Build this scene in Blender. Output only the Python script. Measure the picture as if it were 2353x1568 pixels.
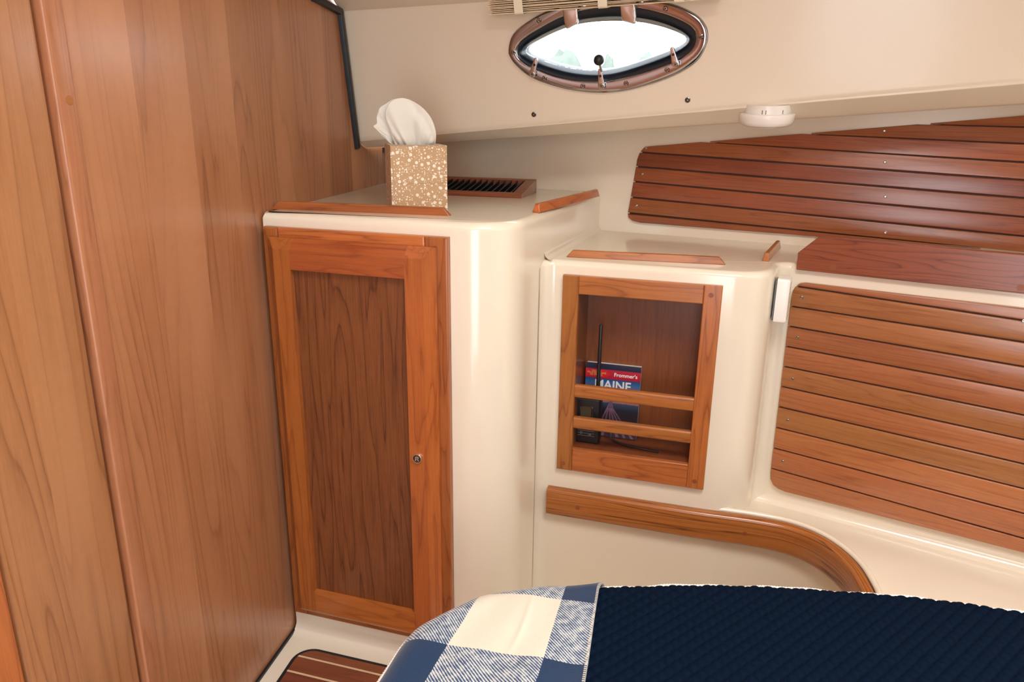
import bpy, bmesh, math, random
import numpy as np
from mathutils import Matrix, Vector
random.seed(4); rng = np.random.default_rng(7)
for o in list(bpy.data.objects): bpy.data.objects.remove(o)
scn = bpy.context.scene; C = scn.collection

# ------------------------------------------------------------------ camera
F, CX, CY, CAMZ = 1700.0, 1176.5, 784.0, 1.187
dn = np.array([-75.0, 5617.0, F]); dn /= np.linalg.norm(dn)
up = -dn; fy = np.array([0, 0, 1.0]) - up * up[2]; fy /= np.linalg.norm(fy)
CM = np.array([np.cross(fy, up), fy, up])
CAM = np.array([0, 0, CAMZ])
cam = bpy.data.objects.new('camera', bpy.data.cameras.new('camera')); C.objects.link(cam)
cam.data.sensor_width = 36; cam.data.lens = F / 2353 * 36; cam.data.clip_start = .02; cam.data.clip_end = 500
mw = Matrix.Identity(4)
for i in range(3):
    mw[i][0], mw[i][1], mw[i][2], mw[i][3] = CM[i, 0], -CM[i, 1], -CM[i, 2], CAM[i]
cam.matrix_world = mw; scn.camera = cam

# ------------------------------------------------------------------ world, lights, exposure
scn.view_settings.view_transform = 'Standard'; scn.view_settings.look = 'None'
scn.view_settings.gamma = 1; scn.view_settings.use_curve_mapping = False
scn.view_settings.exposure = -0.19
world = bpy.data.worlds.new('sky'); scn.world = world; world.use_nodes = True
wn = world.node_tree.nodes; wn['Background'].inputs[0].default_value = (.86, .93, 1, 1); wn['Background'].inputs[1].default_value = 6
def area(name, loc, target, sx, sy, power, col):
    l = bpy.data.lights.new(name, 'AREA'); l.shape = 'RECTANGLE'; l.size = sx; l.size_y = sy; l.energy = power; l.color = col
    o = bpy.data.objects.new(name, l); C.objects.link(o); o.location = loc
    o.rotation_euler = (Vector(target) - Vector(loc)).to_track_quat('-Z', 'Y').to_euler(); return o
area('hatch_daylight', (.42, .35, 2.04), (.42, .36, 0), .62, .62, 27, (1, .975, .95))
area('companionway_daylight', (-.15, -1.02, 1.15), (.1, 1.6, .85), .62, 1.3, 7.5, (1, .965, .93))

# ------------------------------------------------------------------ helpers
Zv = np.array([0, 0, 1.0])
V3 = lambda *a: np.array(a, float)
def unit(v): v = np.asarray(v, float); return v / np.linalg.norm(v)
def ray(x, y): return CM @ np.array([(x - CX) / F, (y - CY) / F, 1.0])
def atz(x, y, z): d = ray(x, y); return CAM + d * ((z - CAMZ) / d[2])      # z in world
def dirL(a): a = math.radians(a); return V3(math.sin(a), -math.cos(a), 0)
class Plane:                                                                # O origin, U right, V up, N towards the room
    def __init__(s, O, U, V=None):
        s.O = np.asarray(O, float); s.U = unit(U); V = Zv if V is None else V
        s.N = unit(np.cross(s.U, V)); s.V = np.cross(s.N, s.U)
    def hit(s, x, y, n=0.0):
        d = ray(x, y); t = (np.dot(s.O + s.N * n - CAM, s.N)) / np.dot(d, s.N); return CAM + d * t
    def uv(s, x, y, n=0.0):
        p = s.hit(x, y, n) - s.O; return (float(p @ s.U), float(p @ s.V))
    def loc(s, p): p = np.asarray(p) - s.O; return (float(p @ s.U), float(p @ s.V), float(p @ s.N))
    def w(s, u, v, n=0.0): return s.O + s.U * u + s.V * v + s.N * n
    def at(s, u, v, n=0.0, rot=0.0):
        c, q = math.cos(rot), math.sin(rot); k = Plane(s.w(u, v, n), s.U); k.U = s.U * c + s.V * q; k.V = s.V * c - s.U * q; k.N = s.N; return k
    def mat(s):
        m = Matrix.Identity(4)
        for i in range(3): m[i][0], m[i][1], m[i][2], m[i][3] = s.U[i], s.V[i], s.N[i], s.O[i]
        return m
W0 = Plane((0, 0, 0), (1, 0, 0)); W0.U, W0.V, W0.N = V3(1, 0, 0), V3(0, 1, 0), V3(0, 0, 1)
def flat(p, ang=0.0):                       # horizontal frame at p: U turned by ang, V, N = up
    k = Plane(p, (1, 0, 0)); a = math.radians(ang); k.U = V3(math.cos(a), math.sin(a), 0); k.V = V3(-math.sin(a), math.cos(a), 0); k.N = Zv.copy(); return k

def tag(o, label=None, cat=None, group=None, kind=None):
    if label: o['label'] = label
    if cat: o['category'] = cat
    if group: o['group'] = group
    if kind: o['kind'] = kind
    return o
def thing(name, fr, label, cat=None, group=None, kind=None):
    o = bpy.data.objects.new(name, None); C.objects.link(o); o.empty_display_size = .05
    o.matrix_world = fr.mat(); o['_m'] = 0; del o['_m']; MATS[o.name] = fr.mat(); return tag(o, label, cat, group, kind)
MATS = {}
def link(name, me, mat, fr=W0, parent=None, smooth=False):
    o = bpy.data.objects.new(name, me); C.objects.link(o); MATS[o.name] = fr.mat()
    if mat is not None and not me.materials: me.materials.append(mat)
    if parent is not None:
        o.parent = parent; o.matrix_parent_inverse = MATS[parent.name].inverted()
    o.matrix_basis = fr.mat()
    if smooth:
        for p in me.polygons: p.use_smooth = True
    return o
class MB:
    def __init__(s): s.v = []; s.f = []; s.uvs = None
    def add(s, vs, fs):
        b = len(s.v); s.v += [tuple(map(float, v)) for v in vs]; s.f += [tuple(b + i for i in f) for f in fs]; return b
    def box(s, u0, u1, v0, v1, n0, n1):
        s.add([(u0, v0, n0), (u1, v0, n0), (u1, v1, n0), (u0, v1, n0), (u0, v0, n1), (u1, v0, n1), (u1, v1, n1), (u0, v1, n1)],
              [(0, 3, 2, 1), (4, 5, 6, 7), (0, 1, 5, 4), (1, 2, 6, 5), (2, 3, 7, 6), (3, 0, 4, 7)]); return s
    def prism(s, pts, n0, n1, r=0.0, seg=3, cap0=True, cap1=True, prof=None):
        pts = ccw(pts); k = len(pts); rings = []
        if prof is None:
            prof = [(n0, 0.0)] + ([(n1, 0.0)] if r <= 0 else [(n1 - r + r * math.sin(a), r * (1 - math.cos(a))) for a in [i * math.pi / 2 / seg for i in range(seg + 1)]])
        for (n, ins) in prof: rings.append([(x, y, n) for x, y in (inset(pts, ins) if ins else pts)])
        vs = [p for g in rings for p in g]; fs = []
        for g in range(len(rings) - 1):
            for i in range(k):
                j = (i + 1) % k; fs.append((g * k + i, g * k + j, (g + 1) * k + j, (g + 1) * k + i))
        if cap0: fs.append(tuple(range(k - 1, -1, -1)))
        if cap1: fs.append(tuple((len(rings) - 1) * k + i for i in range(k)))
        s.add(vs, fs); return s
    def lathe(s, prof, seg=24, cap=True):           # prof: (radius, height along N)
        vs = []; fs = []
        for r, h in prof:
            for i in range(seg): a = 2 * math.pi * i / seg; vs.append((r * math.cos(a), r * math.sin(a), h))
        for g in range(len(prof) - 1):
            for i in range(seg): j = (i + 1) % seg; fs.append((g * seg + i, g * seg + j, (g + 1) * seg + j, (g + 1) * seg + i))
        if cap: fs.append(tuple(range(seg - 1, -1, -1))); fs.append(tuple((len(prof) - 1) * seg + i for i in range(seg)))
        s.add(vs, fs); return s
    def tube(s, path, r, seg=8, cap=True):
        path = [np.asarray(p, float) for p in path]; vs = []; fs = []; n = len(path); ref = None
        for i, p in enumerate(path):
            t = unit(path[min(i + 1, n - 1)] - path[max(i - 1, 0)])
            if ref is None: ref = V3(0, 0, 1) if abs(t[2]) < .9 else V3(1, 0, 0)
            a = unit(np.cross(t, ref)); b = np.cross(a, t); ref = b
            rr = r[i] if isinstance(r, (list, tuple)) else r
            for k in range(seg): q = 2 * math.pi * k / seg; vs.append(p + (a * math.cos(q) + b * math.sin(q)) * rr)
        for g in range(n - 1):
            for i in range(seg): j = (i + 1) % seg; fs.append((g * seg + j, g * seg + i, (g + 1) * seg + i, (g + 1) * seg + j))
        if cap: fs.append(tuple(range(seg))); fs.append(tuple((n - 1) * seg + i for i in range(seg - 1, -1, -1)))
        s.add(vs, fs); return s
    def grid(s, G):                                  # G[rows][cols] of points
        n, m = len(G), len(G[0]); s.add([p for row in G for p in row], [(i * m + j, i * m + j + 1, (i + 1) * m + j + 1, (i + 1) * m + j) for i in range(n - 1) for j in range(m - 1)]); return s
    def build(s, name, mat, fr=W0, parent=None, smooth=False, bevel=0, seg=2, sharp=40, solid=0, recalc=True):
        me = bpy.data.meshes.new(name); me.from_pydata(s.v, [], s.f); me.update()
        bm = bmesh.new(); bm.from_mesh(me)
        if (bevel or smooth) and recalc: bmesh.ops.recalc_face_normals(bm, faces=bm.faces)
        bm.to_mesh(me); bm.free()
        o = link(name, me, mat, fr, parent, smooth)
        if smooth: me.set_sharp_from_angle(angle=math.radians(sharp))
        if solid: m = o.modifiers.new('thick', 'SOLIDIFY'); m.thickness = solid; m.offset = 0
        if bevel:
            m = o.modifiers.new('edge', 'BEVEL'); m.width = bevel; m.segments = seg; m.limit_method = 'ANGLE'; m.angle_limit = math.radians(30)
            for p in me.polygons: p.use_smooth = True
            if not smooth: me.set_sharp_from_angle(angle=math.radians(35))
            m.harden_normals = False
        return o
def area2(p): return sum(p[i][0] * p[(i + 1) % len(p)][1] - p[(i + 1) % len(p)][0] * p[i][1] for i in range(len(p))) / 2
def ccw(p): p = [tuple(map(float, q[:2])) for q in p]; return p if area2(p) > 0 else p[::-1]
def inset(p, d):
    n = len(p); out = []
    for i in range(n):
        a, b, c = np.array(p[i - 1]), np.array(p[i]), np.array(p[(i + 1) % n])
        e1 = unit(b - a) if np.linalg.norm(b - a) > 1e-9 else V3(1, 0); e2 = unit(c - b) if np.linalg.norm(c - b) > 1e-9 else e1
        n1, n2 = np.array([-e1[1], e1[0]]), np.array([-e2[1], e2[0]]); m = n1 + n2; L = m @ m
        m = m * (2 / L) if L > .3 else n1
        out.append(tuple(b + m * d))
    return out
def rect(u0, u1, v0, v1): return [(u0, v0), (u1, v0), (u1, v1), (u0, v1)]
def rrect(u0, u1, v0, v1, r, k=5):
    out = []
    for cx, cy, a0 in ((u1 - r, v0 + r, -90), (u1 - r, v1 - r, 0), (u0 + r, v1 - r, 90), (u0 + r, v0 + r, 180)):
        for i in range(k + 1): a = math.radians(a0 + 90 * i / k); out.append((cx + r * math.cos(a), cy + r * math.sin(a)))
    return out
def roundpoly(pts, radii, k=6):                     # round each corner of a closed or open polygon
    out = []; n = len(pts)
    for i in range(n):
        r = radii[i] if isinstance(radii, (list, tuple)) else radii
        a, b, c = (np.array(pts[j % n], float)[:2] for j in (i - 1, i, i + 1))
        if r <= 0: out.append(tuple(b)); continue
        e1, e2 = unit(a - b), unit(c - b); th = math.acos(max(-1, min(1, e1 @ e2))); t = r / math.tan(th / 2)
        p1, p2 = b + e1 * t, b + e2 * t; ctr = b + unit(e1 + e2) * (r / math.sin(th / 2))
        a1 = math.atan2(*(p1 - ctr)[::-1]); a2 = math.atan2(*(p2 - ctr)[::-1]); da = (a2 - a1 + math.pi) % (2 * math.pi) - math.pi
        for q in range(k + 1): g = a1 + da * q / k; out.append((ctr[0] + r * math.cos(g), ctr[1] + r * math.sin(g)))
    return out
def clip(poly, p, d):                               # keep the left side of the line p + t*d
    out = []; n = len(poly); s = lambda q: d[0] * (q[1] - p[1]) - d[1] * (q[0] - p[0])
    for i in range(n):
        a, b = poly[i], poly[(i + 1) % n]; sa, sb = s(a), s(b)
        if sa >= 0: out.append(a)
        if (sa >= 0) != (sb >= 0): t = sa / (sa - sb); out.append((a[0] + (b[0] - a[0]) * t, a[1] + (b[1] - a[1]) * t))
    clean = []
    for q in out:
        if not clean or math.hypot(q[0] - clean[-1][0], q[1] - clean[-1][1]) > 2e-4: clean.append(q)
    return clean
def catmull(pts, n, closed=False):
    P = np.array(pts, float); m = len(P); out = []; segs = m if closed else m - 1
    for i in range(segs):
        p0, p1, p2, p3 = (P[(i + k) % m] if closed else P[min(max(i + k, 0), m - 1)] for k in (-1, 0, 1, 2))
        for q in range(n):
            t = q / n; out.append(.5 * (2 * p1 + (p2 - p0) * t + (2 * p0 - 5 * p1 + 4 * p2 - p3) * t * t + (3 * p1 - p0 - 3 * p2 + p3) * t ** 3))
    if not closed: out.append(P[-1])
    return np.array(out)
def dup(o, fr, parent):                              # another copy sharing the mesh
    c = o.copy(); C.objects.link(c); MATS[c.name] = fr.mat(); c.parent = parent
    if parent is not None: c.matrix_parent_inverse = MATS[parent.name].inverted()
    c.matrix_basis = fr.mat(); return c

# ------------------------------------------------------------------ materials
class N:
    def __init__(s, name):
        s.m = bpy.data.materials.new(name); s.m.use_nodes = True; s.t = s.m.node_tree; s.b = s.t.nodes['Principled BSDF']
    def n(s, typ, **k):
        o = s.t.nodes.new(typ)
        for a, v in k.items():
            if a.startswith('_'): o.inputs[int(a[1:])].default_value = v
            else: setattr(o, a, v)
        return o
    def l(s, a, b): s.t.links.new(a, b)
    def math(s, op, a, b=None, clamp=False):
        o = s.n('ShaderNodeMath', operation=op, use_clamp=clamp)
        for i, v in enumerate((a, b)):
            if v is None: continue
            if hasattr(v, 'is_linked') or hasattr(v, 'links'): s.l(v, o.inputs[i])
            else: o.inputs[i].default_value = v
        return o.outputs[0]
    def mix(s, fac, a, b):
        o = s.n('ShaderNodeMix', data_type='RGBA')
        for i, v in ((0, fac), (6, a), (7, b)):
            if hasattr(v, 'links'): s.l(v, o.inputs[i])
            else: o.inputs[i].default_value = v if i == 0 else (*v[:3], 1)
        return o.outputs[2]
    def ramp(s, fac, stops):
        o = s.n('ShaderNodeValToRGB'); e = o.color_ramp.elements
        while len(e) < len(stops): e.new(.5)
        for i, (p, c) in enumerate(stops): e[i].position = p; e[i].color = (*c, 1) if len(c) == 3 else c
        s.l(fac, o.inputs[0]); return o.outputs[0]
    def out(s, col=None, rough=None, metal=None, spec=None, coat=None, coatr=None, bump=None, bs=.1, bd=.001, sheen=None):
        I = s.b.inputs
        def put(k, v):
            if v is None: return
            if hasattr(v, 'links'): s.l(v, I[k])
            else: I[k].default_value = (*v, 1) if isinstance(v, tuple) else v
        put('Base Color', col); put('Roughness', rough); put('Metallic', metal); put('Specular IOR Level', spec); put('Coat Weight', coat); put('Coat Roughness', coatr); put('Sheen Weight', sheen)
        if bump is not None:
            b = s.n('ShaderNodeBump'); b.inputs['Strength'].default_value = bs; b.inputs['Distance'].default_value = bd; s.l(bump, b.inputs['Height']); s.l(b.outputs[0], I['Normal'])
        return s.m
def plain(name, col, rough=.5, metal=0, coat=0, spec=.5, sheen=0): return N(name).out(col, rough, metal, spec, coat, .1, sheen=sheen)
def cherry(name, base, dark, axis='X', K=7.0, along=1.1, across=8.5, lines=.55, fine=.35, vary=.22, rough=.3, coord='Object', leaf=None, coat=.25, light=None):
    m = N(name); tc = m.n('ShaderNodeTexCoord'); vec = tc.outputs[coord]
    oi = m.n('ShaderNodeObjectInfo'); off = m.n('ShaderNodeCombineXYZ'); r = oi.outputs['Random']
    for i, k in enumerate((31.0, 17.3, 23.9)): m.l(m.math('MULTIPLY', r, k), off.inputs[i])
    ad = m.n('ShaderNodeVectorMath', operation='ADD'); m.l(vec, ad.inputs[0]); m.l(off.outputs[0], ad.inputs[1])
    def mapped(a, c, cz=None):
        mp = m.n('ShaderNodeMapping'); mp.inputs['Scale'].default_value = (a, c, cz or c) if axis == 'X' else (c, a, cz or c); m.l(ad.outputs[0], mp.inputs[0]); return mp.outputs[0]
    def noise(v, detail=2, dist=0.0, rgh=.5):
        o = m.n('ShaderNodeTexNoise'); o.inputs['Scale'].default_value = 1; o.inputs['Detail'].default_value = detail; o.inputs['Distortion'].default_value = dist; o.inputs['Roughness'].default_value = rgh; m.l(v, o.inputs['Vector']); return o.outputs['Fac']
    leafv = None
    if leaf:
        sx = m.n('ShaderNodeSeparateXYZ'); m.l(vec, sx.inputs[0]); leafv = m.math('FLOOR', m.math('DIVIDE', sx.outputs[0 if axis == 'Y' else 1], leaf))
        wn_ = m.n('ShaderNodeTexWhiteNoise', noise_dimensions='1D'); m.l(leafv, wn_.inputs['W']); lv = wn_.outputs['Value']
        o2 = m.n('ShaderNodeVectorMath', operation='SCALE'); o2.inputs[0].default_value = (3.1, 7.7, 5.3); m.l(lv, o2.inputs['Scale']); a2 = m.n('ShaderNodeVectorMath', operation='ADD'); m.l(ad.outputs[0], a2.inputs[0]); m.l(o2.outputs[0], a2.inputs[1]); ad = a2
    n1 = noise(mapped(along, across), 2.5, .25, .45)
    ring = m.math('FRACT', m.math('MULTIPLY', n1, K))
    line = m.ramp(ring, [(0, (1, 1, 1)), (.1, (.42, .42, .42)), (.35, (.1, .1, .1)), (.8, (0, 0, 0)), (.95, (.25, .25, .25)), (1, (.9, .9, .9))])
    fn = noise(mapped(12, 330), 3, 0, .7); tone = noise(mapped(.9, 5), 2, .3); fleck = noise(mapped(60, 60), 2)
    f1 = m.math('ADD', m.math('MULTIPLY', line, lines), m.math('MULTIPLY', m.math('SUBTRACT', fn, .42), fine * 2), True)
    col = m.mix(f1, base, dark)
    if light is not None: col = m.mix(m.ramp(tone, [(.45, (0, 0, 0)), (.68, (1, 1, 1))]), col, light)
    val = m.math('ADD', m.math('MULTIPLY', m.math('SUBTRACT', r, .5), vary * 2), m.math('ADD', .86, m.math('MULTIPLY', tone, .28)))
    if leaf: val = m.math('ADD', val, m.math('MULTIPLY', m.math('SUBTRACT', lv, .5), .13))
    val = m.math('MULTIPLY', val, m.math('ADD', .94, m.math('MULTIPLY', fleck, .12)))
    hs = m.n('ShaderNodeHueSaturation'); m.l(col, hs.inputs['Color']); m.l(val, hs.inputs['Value'])
    hue = m.math('ADD', .5, m.math('MULTIPLY', m.math('SUBTRACT', m.math('FRACT', m.math('MULTIPLY', r, 7.3)), .5), .014)); m.l(hue, hs.inputs['Hue'])
    return m.out(hs.outputs[0], rough, 0, .45, coat, .22, bump=fn, bs=.06)
GEL = (.79, .70, .555)
def gel(name, col=GEL, rough=.16):
    m = N(name); tc = m.n('ShaderNodeTexCoord'); n = m.n('ShaderNodeTexNoise'); n.inputs['Scale'].default_value = 9; n.inputs['Detail'].default_value = 3; m.l(tc.outputs['Object'], n.inputs['Vector'])
    c = m.mix(n.outputs['Fac'], tuple(x * .985 for x in col), tuple(min(1, x * 1.015) for x in col))
    return m.out(c, rough, 0, .5, .25, .12)
M_gel = gel('gelcoat_cream'); M_head = gel('headliner_cream', (.78, .68, .53), .3)
M_ch = {a: cherry('cherry_frame_' + a, (.43, .135, .030), (.17, .038, .009), a, K=9, along=1.8, across=19, lines=.62, fine=.45) for a in 'XY'}
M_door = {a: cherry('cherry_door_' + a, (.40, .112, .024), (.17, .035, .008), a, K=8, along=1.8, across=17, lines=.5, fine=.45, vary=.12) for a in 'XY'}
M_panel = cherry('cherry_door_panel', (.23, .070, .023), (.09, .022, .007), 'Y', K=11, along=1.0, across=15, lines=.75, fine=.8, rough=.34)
M_bulk = cherry('cherry_bulkhead_veneer', (.41, .165, .072), (.19, .058, .022), 'Y', K=15, along=.55, across=9, lines=.6, fine=.36, vary=0, leaf=.137, rough=.33, coat=.3, light=(.45, .195, .092))
M_stile = cherry('cherry_stile', (.40, .165, .074), (.24, .08, .03), 'Y', K=10, across=16, lines=.5, vary=.05, rough=.33)
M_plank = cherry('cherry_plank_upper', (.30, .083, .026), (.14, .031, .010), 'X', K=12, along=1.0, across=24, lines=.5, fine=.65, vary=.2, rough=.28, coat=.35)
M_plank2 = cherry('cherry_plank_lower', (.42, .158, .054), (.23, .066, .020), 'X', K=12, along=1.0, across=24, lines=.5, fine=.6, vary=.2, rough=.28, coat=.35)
M_board = cherry('cherry_ledge_board', (.25, .070, .024), (.115, .027, .010), 'X', K=13, along=1.3, across=24, lines=.85, fine=.3, vary=0, rough=.28)
M_rail = cherry('teak_rail', (.40, .14, .027), (.10, .026, .006), 'X', K=17, along=.5, across=30, lines=.95, fine=.3, vary=0, rough=.24, coord='UV')
M_recess_shaded = cherry('cherry_recess_shaded', (.21, .055, .015), (.09, .02, .006), 'Y', K=7, along=.8, across=14, lines=.35, fine=.7, vary=.05, rough=.35)  # cherry darkened: the shade inside the recess is put into its colour
M_teak = cherry('teak_sole', (.21, .063, .026), (.09, .024, .011), 'X', K=8, across=16, lines=.45, fine=.7, vary=.18, rough=.45, coat=0)
M_plug = plain('plug_wood', (.24, .065, .018), .4)
M_holly = plain('holly_strip', (.62, .45, .27), .5)
M_chrome = plain('polished_steel', (.36, .35, .36), .06, 1); M_hinge = plain('brushed_steel', (.58, .57, .57), .2, 1); M_knob = plain('bright_chrome', (.85, .82, .76), .08, 1)
M_steel = plain('screw_steel', (.36, .33, .29), .25, 1)
M_dark = plain('screw_recess_black', (.012, .012, .014), .5)
M_rubber = plain('black_rubber', (.010, .013, .018), .42)
M_gask = plain('porthole_gasket', (.004, .010, .020), .3)
M_white = plain('white_plastic', (.83, .79, .72), .28)
M_white2 = plain('white_cover', (.80, .76, .68), .35)
M_grey = plain('grey_plastic', (.12, .12, .12), .5)
M_black = plain('black_plastic', (.012, .012, .013), .38)
M_rope = plain('white_rope', (.82, .80, .75), .7, sheen=.3)
M_tissue = N('tissue_paper'); M_tissue.b.inputs['Subsurface Weight'].default_value = .25; M_tissue.b.inputs['Subsurface Radius'].default_value = (.01, .01, .01); M_tissue = M_tissue.out((.76, .74, .66), .9, 0, .2)
def glassmat():
    m = N('porthole_glass'); m.b.inputs['Transmission Weight'].default_value = 1; m.b.inputs['IOR'].default_value = 1.02; return m.out((1, 1, 1), .02)
M_glass = glassmat()

# ------------------------------------------------------------------ key planes of the cabin (metres, floor at z = 0)
ZC, ZS, ZR = CAMZ - .19, CAMZ - .29, None           # cabinet top, shelf top
a_b = math.radians(10.5)
BK = Plane(atz(705, 462, ZC), (math.sin(a_b), math.cos(a_b), 0))              # bulkhead: U runs aft to fore, N into the room
CF = Plane(atz(1100, 515, ZC), dirL(73.3))                                    # cabinet front
SF = Plane(atz(1262, 597, ZS), dirL(73.3))                                    # shelf unit front
HB = Plane(atz(1400, 443, ZC), dirL(65), unit(V3(.42 * .1, .906 * .1, 1)))    # upper hull side, slightly flared
HL = Plane(CAM + (atz(1830, 622, ZS) - CAM) * 1.05, dirL(58.7))                                    # lower hull side
def plan_x(p1, d1, p2, d2):                          # crossing of two plan lines
    A = np.array([[d1[0], -d2[0]], [d1[1], -d2[1]]]); t = np.linalg.solve(A, np.array(p2[:2]) - np.array(p1[:2])); return np.array(p1[:2]) + np.array(d1[:2]) * t[0]

# ------------------------------------------------------------------ structure: floor, walls, ceiling
FLP = [(-1.2, -1.3), (2.2, -1.3), (2.2, 1.9), (-.3, 2.6), (-1.2, 2.6)]
fl = MB().prism(FLP, -.05, 0).build('floor', M_gel); tag(fl, 'cream gelcoat cabin sole below the cabinet door', kind='structure')
# bulkhead: main panel, stile and door leaf are boards of the left wall
wl = thing('wall_left', BK, 'tall cherry veneered bulkhead wall beside the cabinet', kind='structure')
zb = -BK.O[2]                                        # v of the floor
u_st = BK.uv(176, 240)[0]; u_s0 = BK.uv(128, 240)[0]
MB().prism(rect(u_st, 1.1, zb, 1.25), -.03, 0, .001).build('veneer_panel', M_bulk, BK, wl)
MB().prism(rect(u_s0, u_st - .0006, zb, 1.25), -.03, .004, .006, 4).build('stile', M_stile, BK, wl, smooth=True)
u_d1 = BK.uv(0, 1290, -.008)[0]
MB().prism(rect(u_d1, u_s0 - .004, zb + .03, 1.25), -.035, -.004, .012, 5).build('door_leaf', M_bulk, BK.at(0, 0, 0), wl, smooth=True)
MB().prism(rect(-2.6, u_d1 - .004, zb, 1.25), -.035, -.002, .006, 4).build('stile', M_ch['Y'], BK, wl, smooth=True)
MB().box(-2.6, 1.1, zb, 1.25, -.06, -.036).build('core', M_plug, BK, wl)
pu, pv = BK.uv(160, 231, .004); MB().lathe([(.0065, 0), (.0065, .0004)], 20).build('plug', M_ch['X'], BK.at(pu, pv, .004), wl)
# seal where bulkhead meets sole
uA, uB = BK.uv(590, 1568)[0] - 1.4, BK.uv(680, 1440)[0]
se = MB().box(uA, uB + .02, zb, zb + .006, 0, .006).build('trim_1', M_rubber, BK); tag(se, 'thin black rubber seal between bulkhead foot and sole', kind='structure')
# upper hull side behind cabinet and shelf
MB().prism([(-.95, -.75), (1.9, -.75), (1.9, .27), (-.95, .27)], -.05, 0).build('wall_back', M_gel, HB); tag(bpy.data.objects['wall_back'], 'cream upper hull side behind the planks and vent', kind='structure')
# trunk (headliner) with the porthole: faces swept between a station at the bulkhead and one far right
TD = dirL(68)
def along(p0, px, py, dirv):                         # point of ray px,py standing over the plan line p0 + t*dirv
    d = ray(px, py); A = np.array([[d[0], -dirv[0]], [d[1], -dirv[1]]]); t = np.linalg.solve(A, p0[:2] - CAM[:2]); return CAM + d * t[0]
FBl, TPl = BK.hit(822, 325), BK.hit(783, 26)
FBr = along(FBl, 2353, 192, TD); TPr = along(TPl, 2353, -75, TD)
CBl = BK.hit(823, 341) + V3(.01, .05, 0); CBr = along(CBl, 2353, 240, TD)
ext = lambda a, b, k=1.45: a + (b - a) * k
st0, st1 = [], []
for a, b in ((TPl, TPr), (FBl, FBr), (CBl, CBr)): st0.append(a - (b - a) * .0); st1.append(ext(a, b))
back0, back1 = CBl + V3(.12, .30, .01), ext(CBl, CBr) + V3(.12, .35, .01)
TR = Plane(FBl, FBr - FBl, unit(TPl - FBl)); TR.V = np.cross(TR.N, TR.U)
por_c = TR.uv(1396, 105)
# porthole outlines in the trunk plane
zz = 3.9217
OUT = [(262, 450), (300, 310), (420, 205), (560, 122), (750, 50), (1000, 2), (1300, -22), (1500, -12), (1700, 25), (1850, 75), (1980, 150), (2050, 240), (2066, 320), (2050, 410), (1980, 540), (1850, 640), (1650, 730), (1400, 805), (1200, 838), (1000, 838), (800, 810), (600, 755), (450, 690), (340, 600), (280, 520)]
INN = [(345, 490), (372, 390), (470, 310), (650, 205), (780, 145), (950, 95), (1200, 65), (1450, 80), (1650, 125), (1800, 180), (1920, 250), (1958, 330), (1940, 420), (1870, 490), (1750, 560), (1500, 650), (1300, 705), (1120, 735), (900, 730), (700, 690), (560, 640), (420, 575)]
GLS = [(415, 465), (440, 420), (520, 370), (700, 285), (900, 218), (1150, 190), (1420, 197), (1600, 228), (1750, 275), (1850, 322), (1872, 352), (1840, 400), (1700, 470), (1450, 560), (1250, 620), (1100, 640), (900, 632), (700, 592), (520, 532), (440, 497)]
def polar(pts, n, depth):
    P = catmull([TR.uv(1100 + x / zz, y / zz, depth) for x, y in pts], 12, True); c = np.array(por_c); out = []
    an = np.arctan2((P - c)[:, 1], (P - c)[:, 0]); idx = np.argsort(an); an = an[idx]; P = P[idx]
    L = len(an)
    anx = np.concatenate([an - 2 * math.pi, an, an + 2 * math.pi]); Px = np.concatenate([P, P, P])
    # sample angles denser near the tips
    for i in range(n):
        t = 2 * math.pi * i / n; g = math.atan2(.42 * math.sin(t), math.cos(t)) + math.radians(7)
        out.append((np.interp(g, anx, Px[:, 0]), np.interp(g, anx, Px[:, 1])))
    return out
NP = 96
pOut, pInn, pGl = polar(OUT, NP, .006), polar(INN, NP, .004), polar(GLS, NP, -.022)
# trunk face with the opening cut
tm = MB(); TL = [TR.loc(p) for p in (st0[0], st0[1], st1[1], st1[0])]
hole = [(x, y) for x, y in polar(OUT, NP, 0)]; hole = inset(ccw(hole), .012)
from mathutils.geometry import tessellate_polygon
outer = [(TL[i][0], TL[i][1]) for i in (1, 2, 3, 0)]
nU = 24; fine = []
for (a, b) in zip(outer, outer[1:] + outer[:1]):
    for q in range(nU): fine.append((a[0] + (b[0] - a[0]) * q / nU, a[1] + (b[1] - a[1]) * q / nU))
polys = [[Vector((x, y, 0)) for x, y in fine], [Vector((x, y, 0)) for x, y in hole[::-1]]]
tm.add([(p.x, p.y, 0) for pl_ in polys for p in pl_], [tuple(t) for t in tessellate_polygon(polys)])
# rounded nose, chamfer and soffit back to the hull (as one swept profile)
def station(top, fb, cb, back):
    d1, d2 = unit(top - fb), unit(cb - fb); r = .016; out = []
    p1, p2 = fb + d1 * r, fb + d2 * r
    for i in range(9): t = i / 8; out.append((1 - t) ** 2 * fb + 2 * t * (1 - t) * fb + t * t * p2 if i else fb)
    out = [fb] + [((1 - t) ** 2) * fb + 2 * t * (1 - t) * (fb + d2 * r * .25) + t * t * p2 for t in (.33, .66, 1)]
    e1, e2 = unit(fb - cb), unit(back - cb)
    out += [((1 - t) ** 2) * (cb + e1 * .008) + 2 * t * (1 - t) * cb + t * t * (cb + e2 * .008) for t in (0, .25, .5, .75, 1)]
    return out + [back]
s0 = station(st0[0], st0[1], st0[2], back0); s1 = station(st1[0], st1[1], st1[2], back1)
b0 = tm.add([TR.loc(p) for p in s0], []); b1 = tm.add([TR.loc(p) for p in s1], [])
for i in range(len(s0) - 1): tm.f.append((b0 + i, b0 + i + 1, b1 + i + 1, b1 + i))
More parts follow.
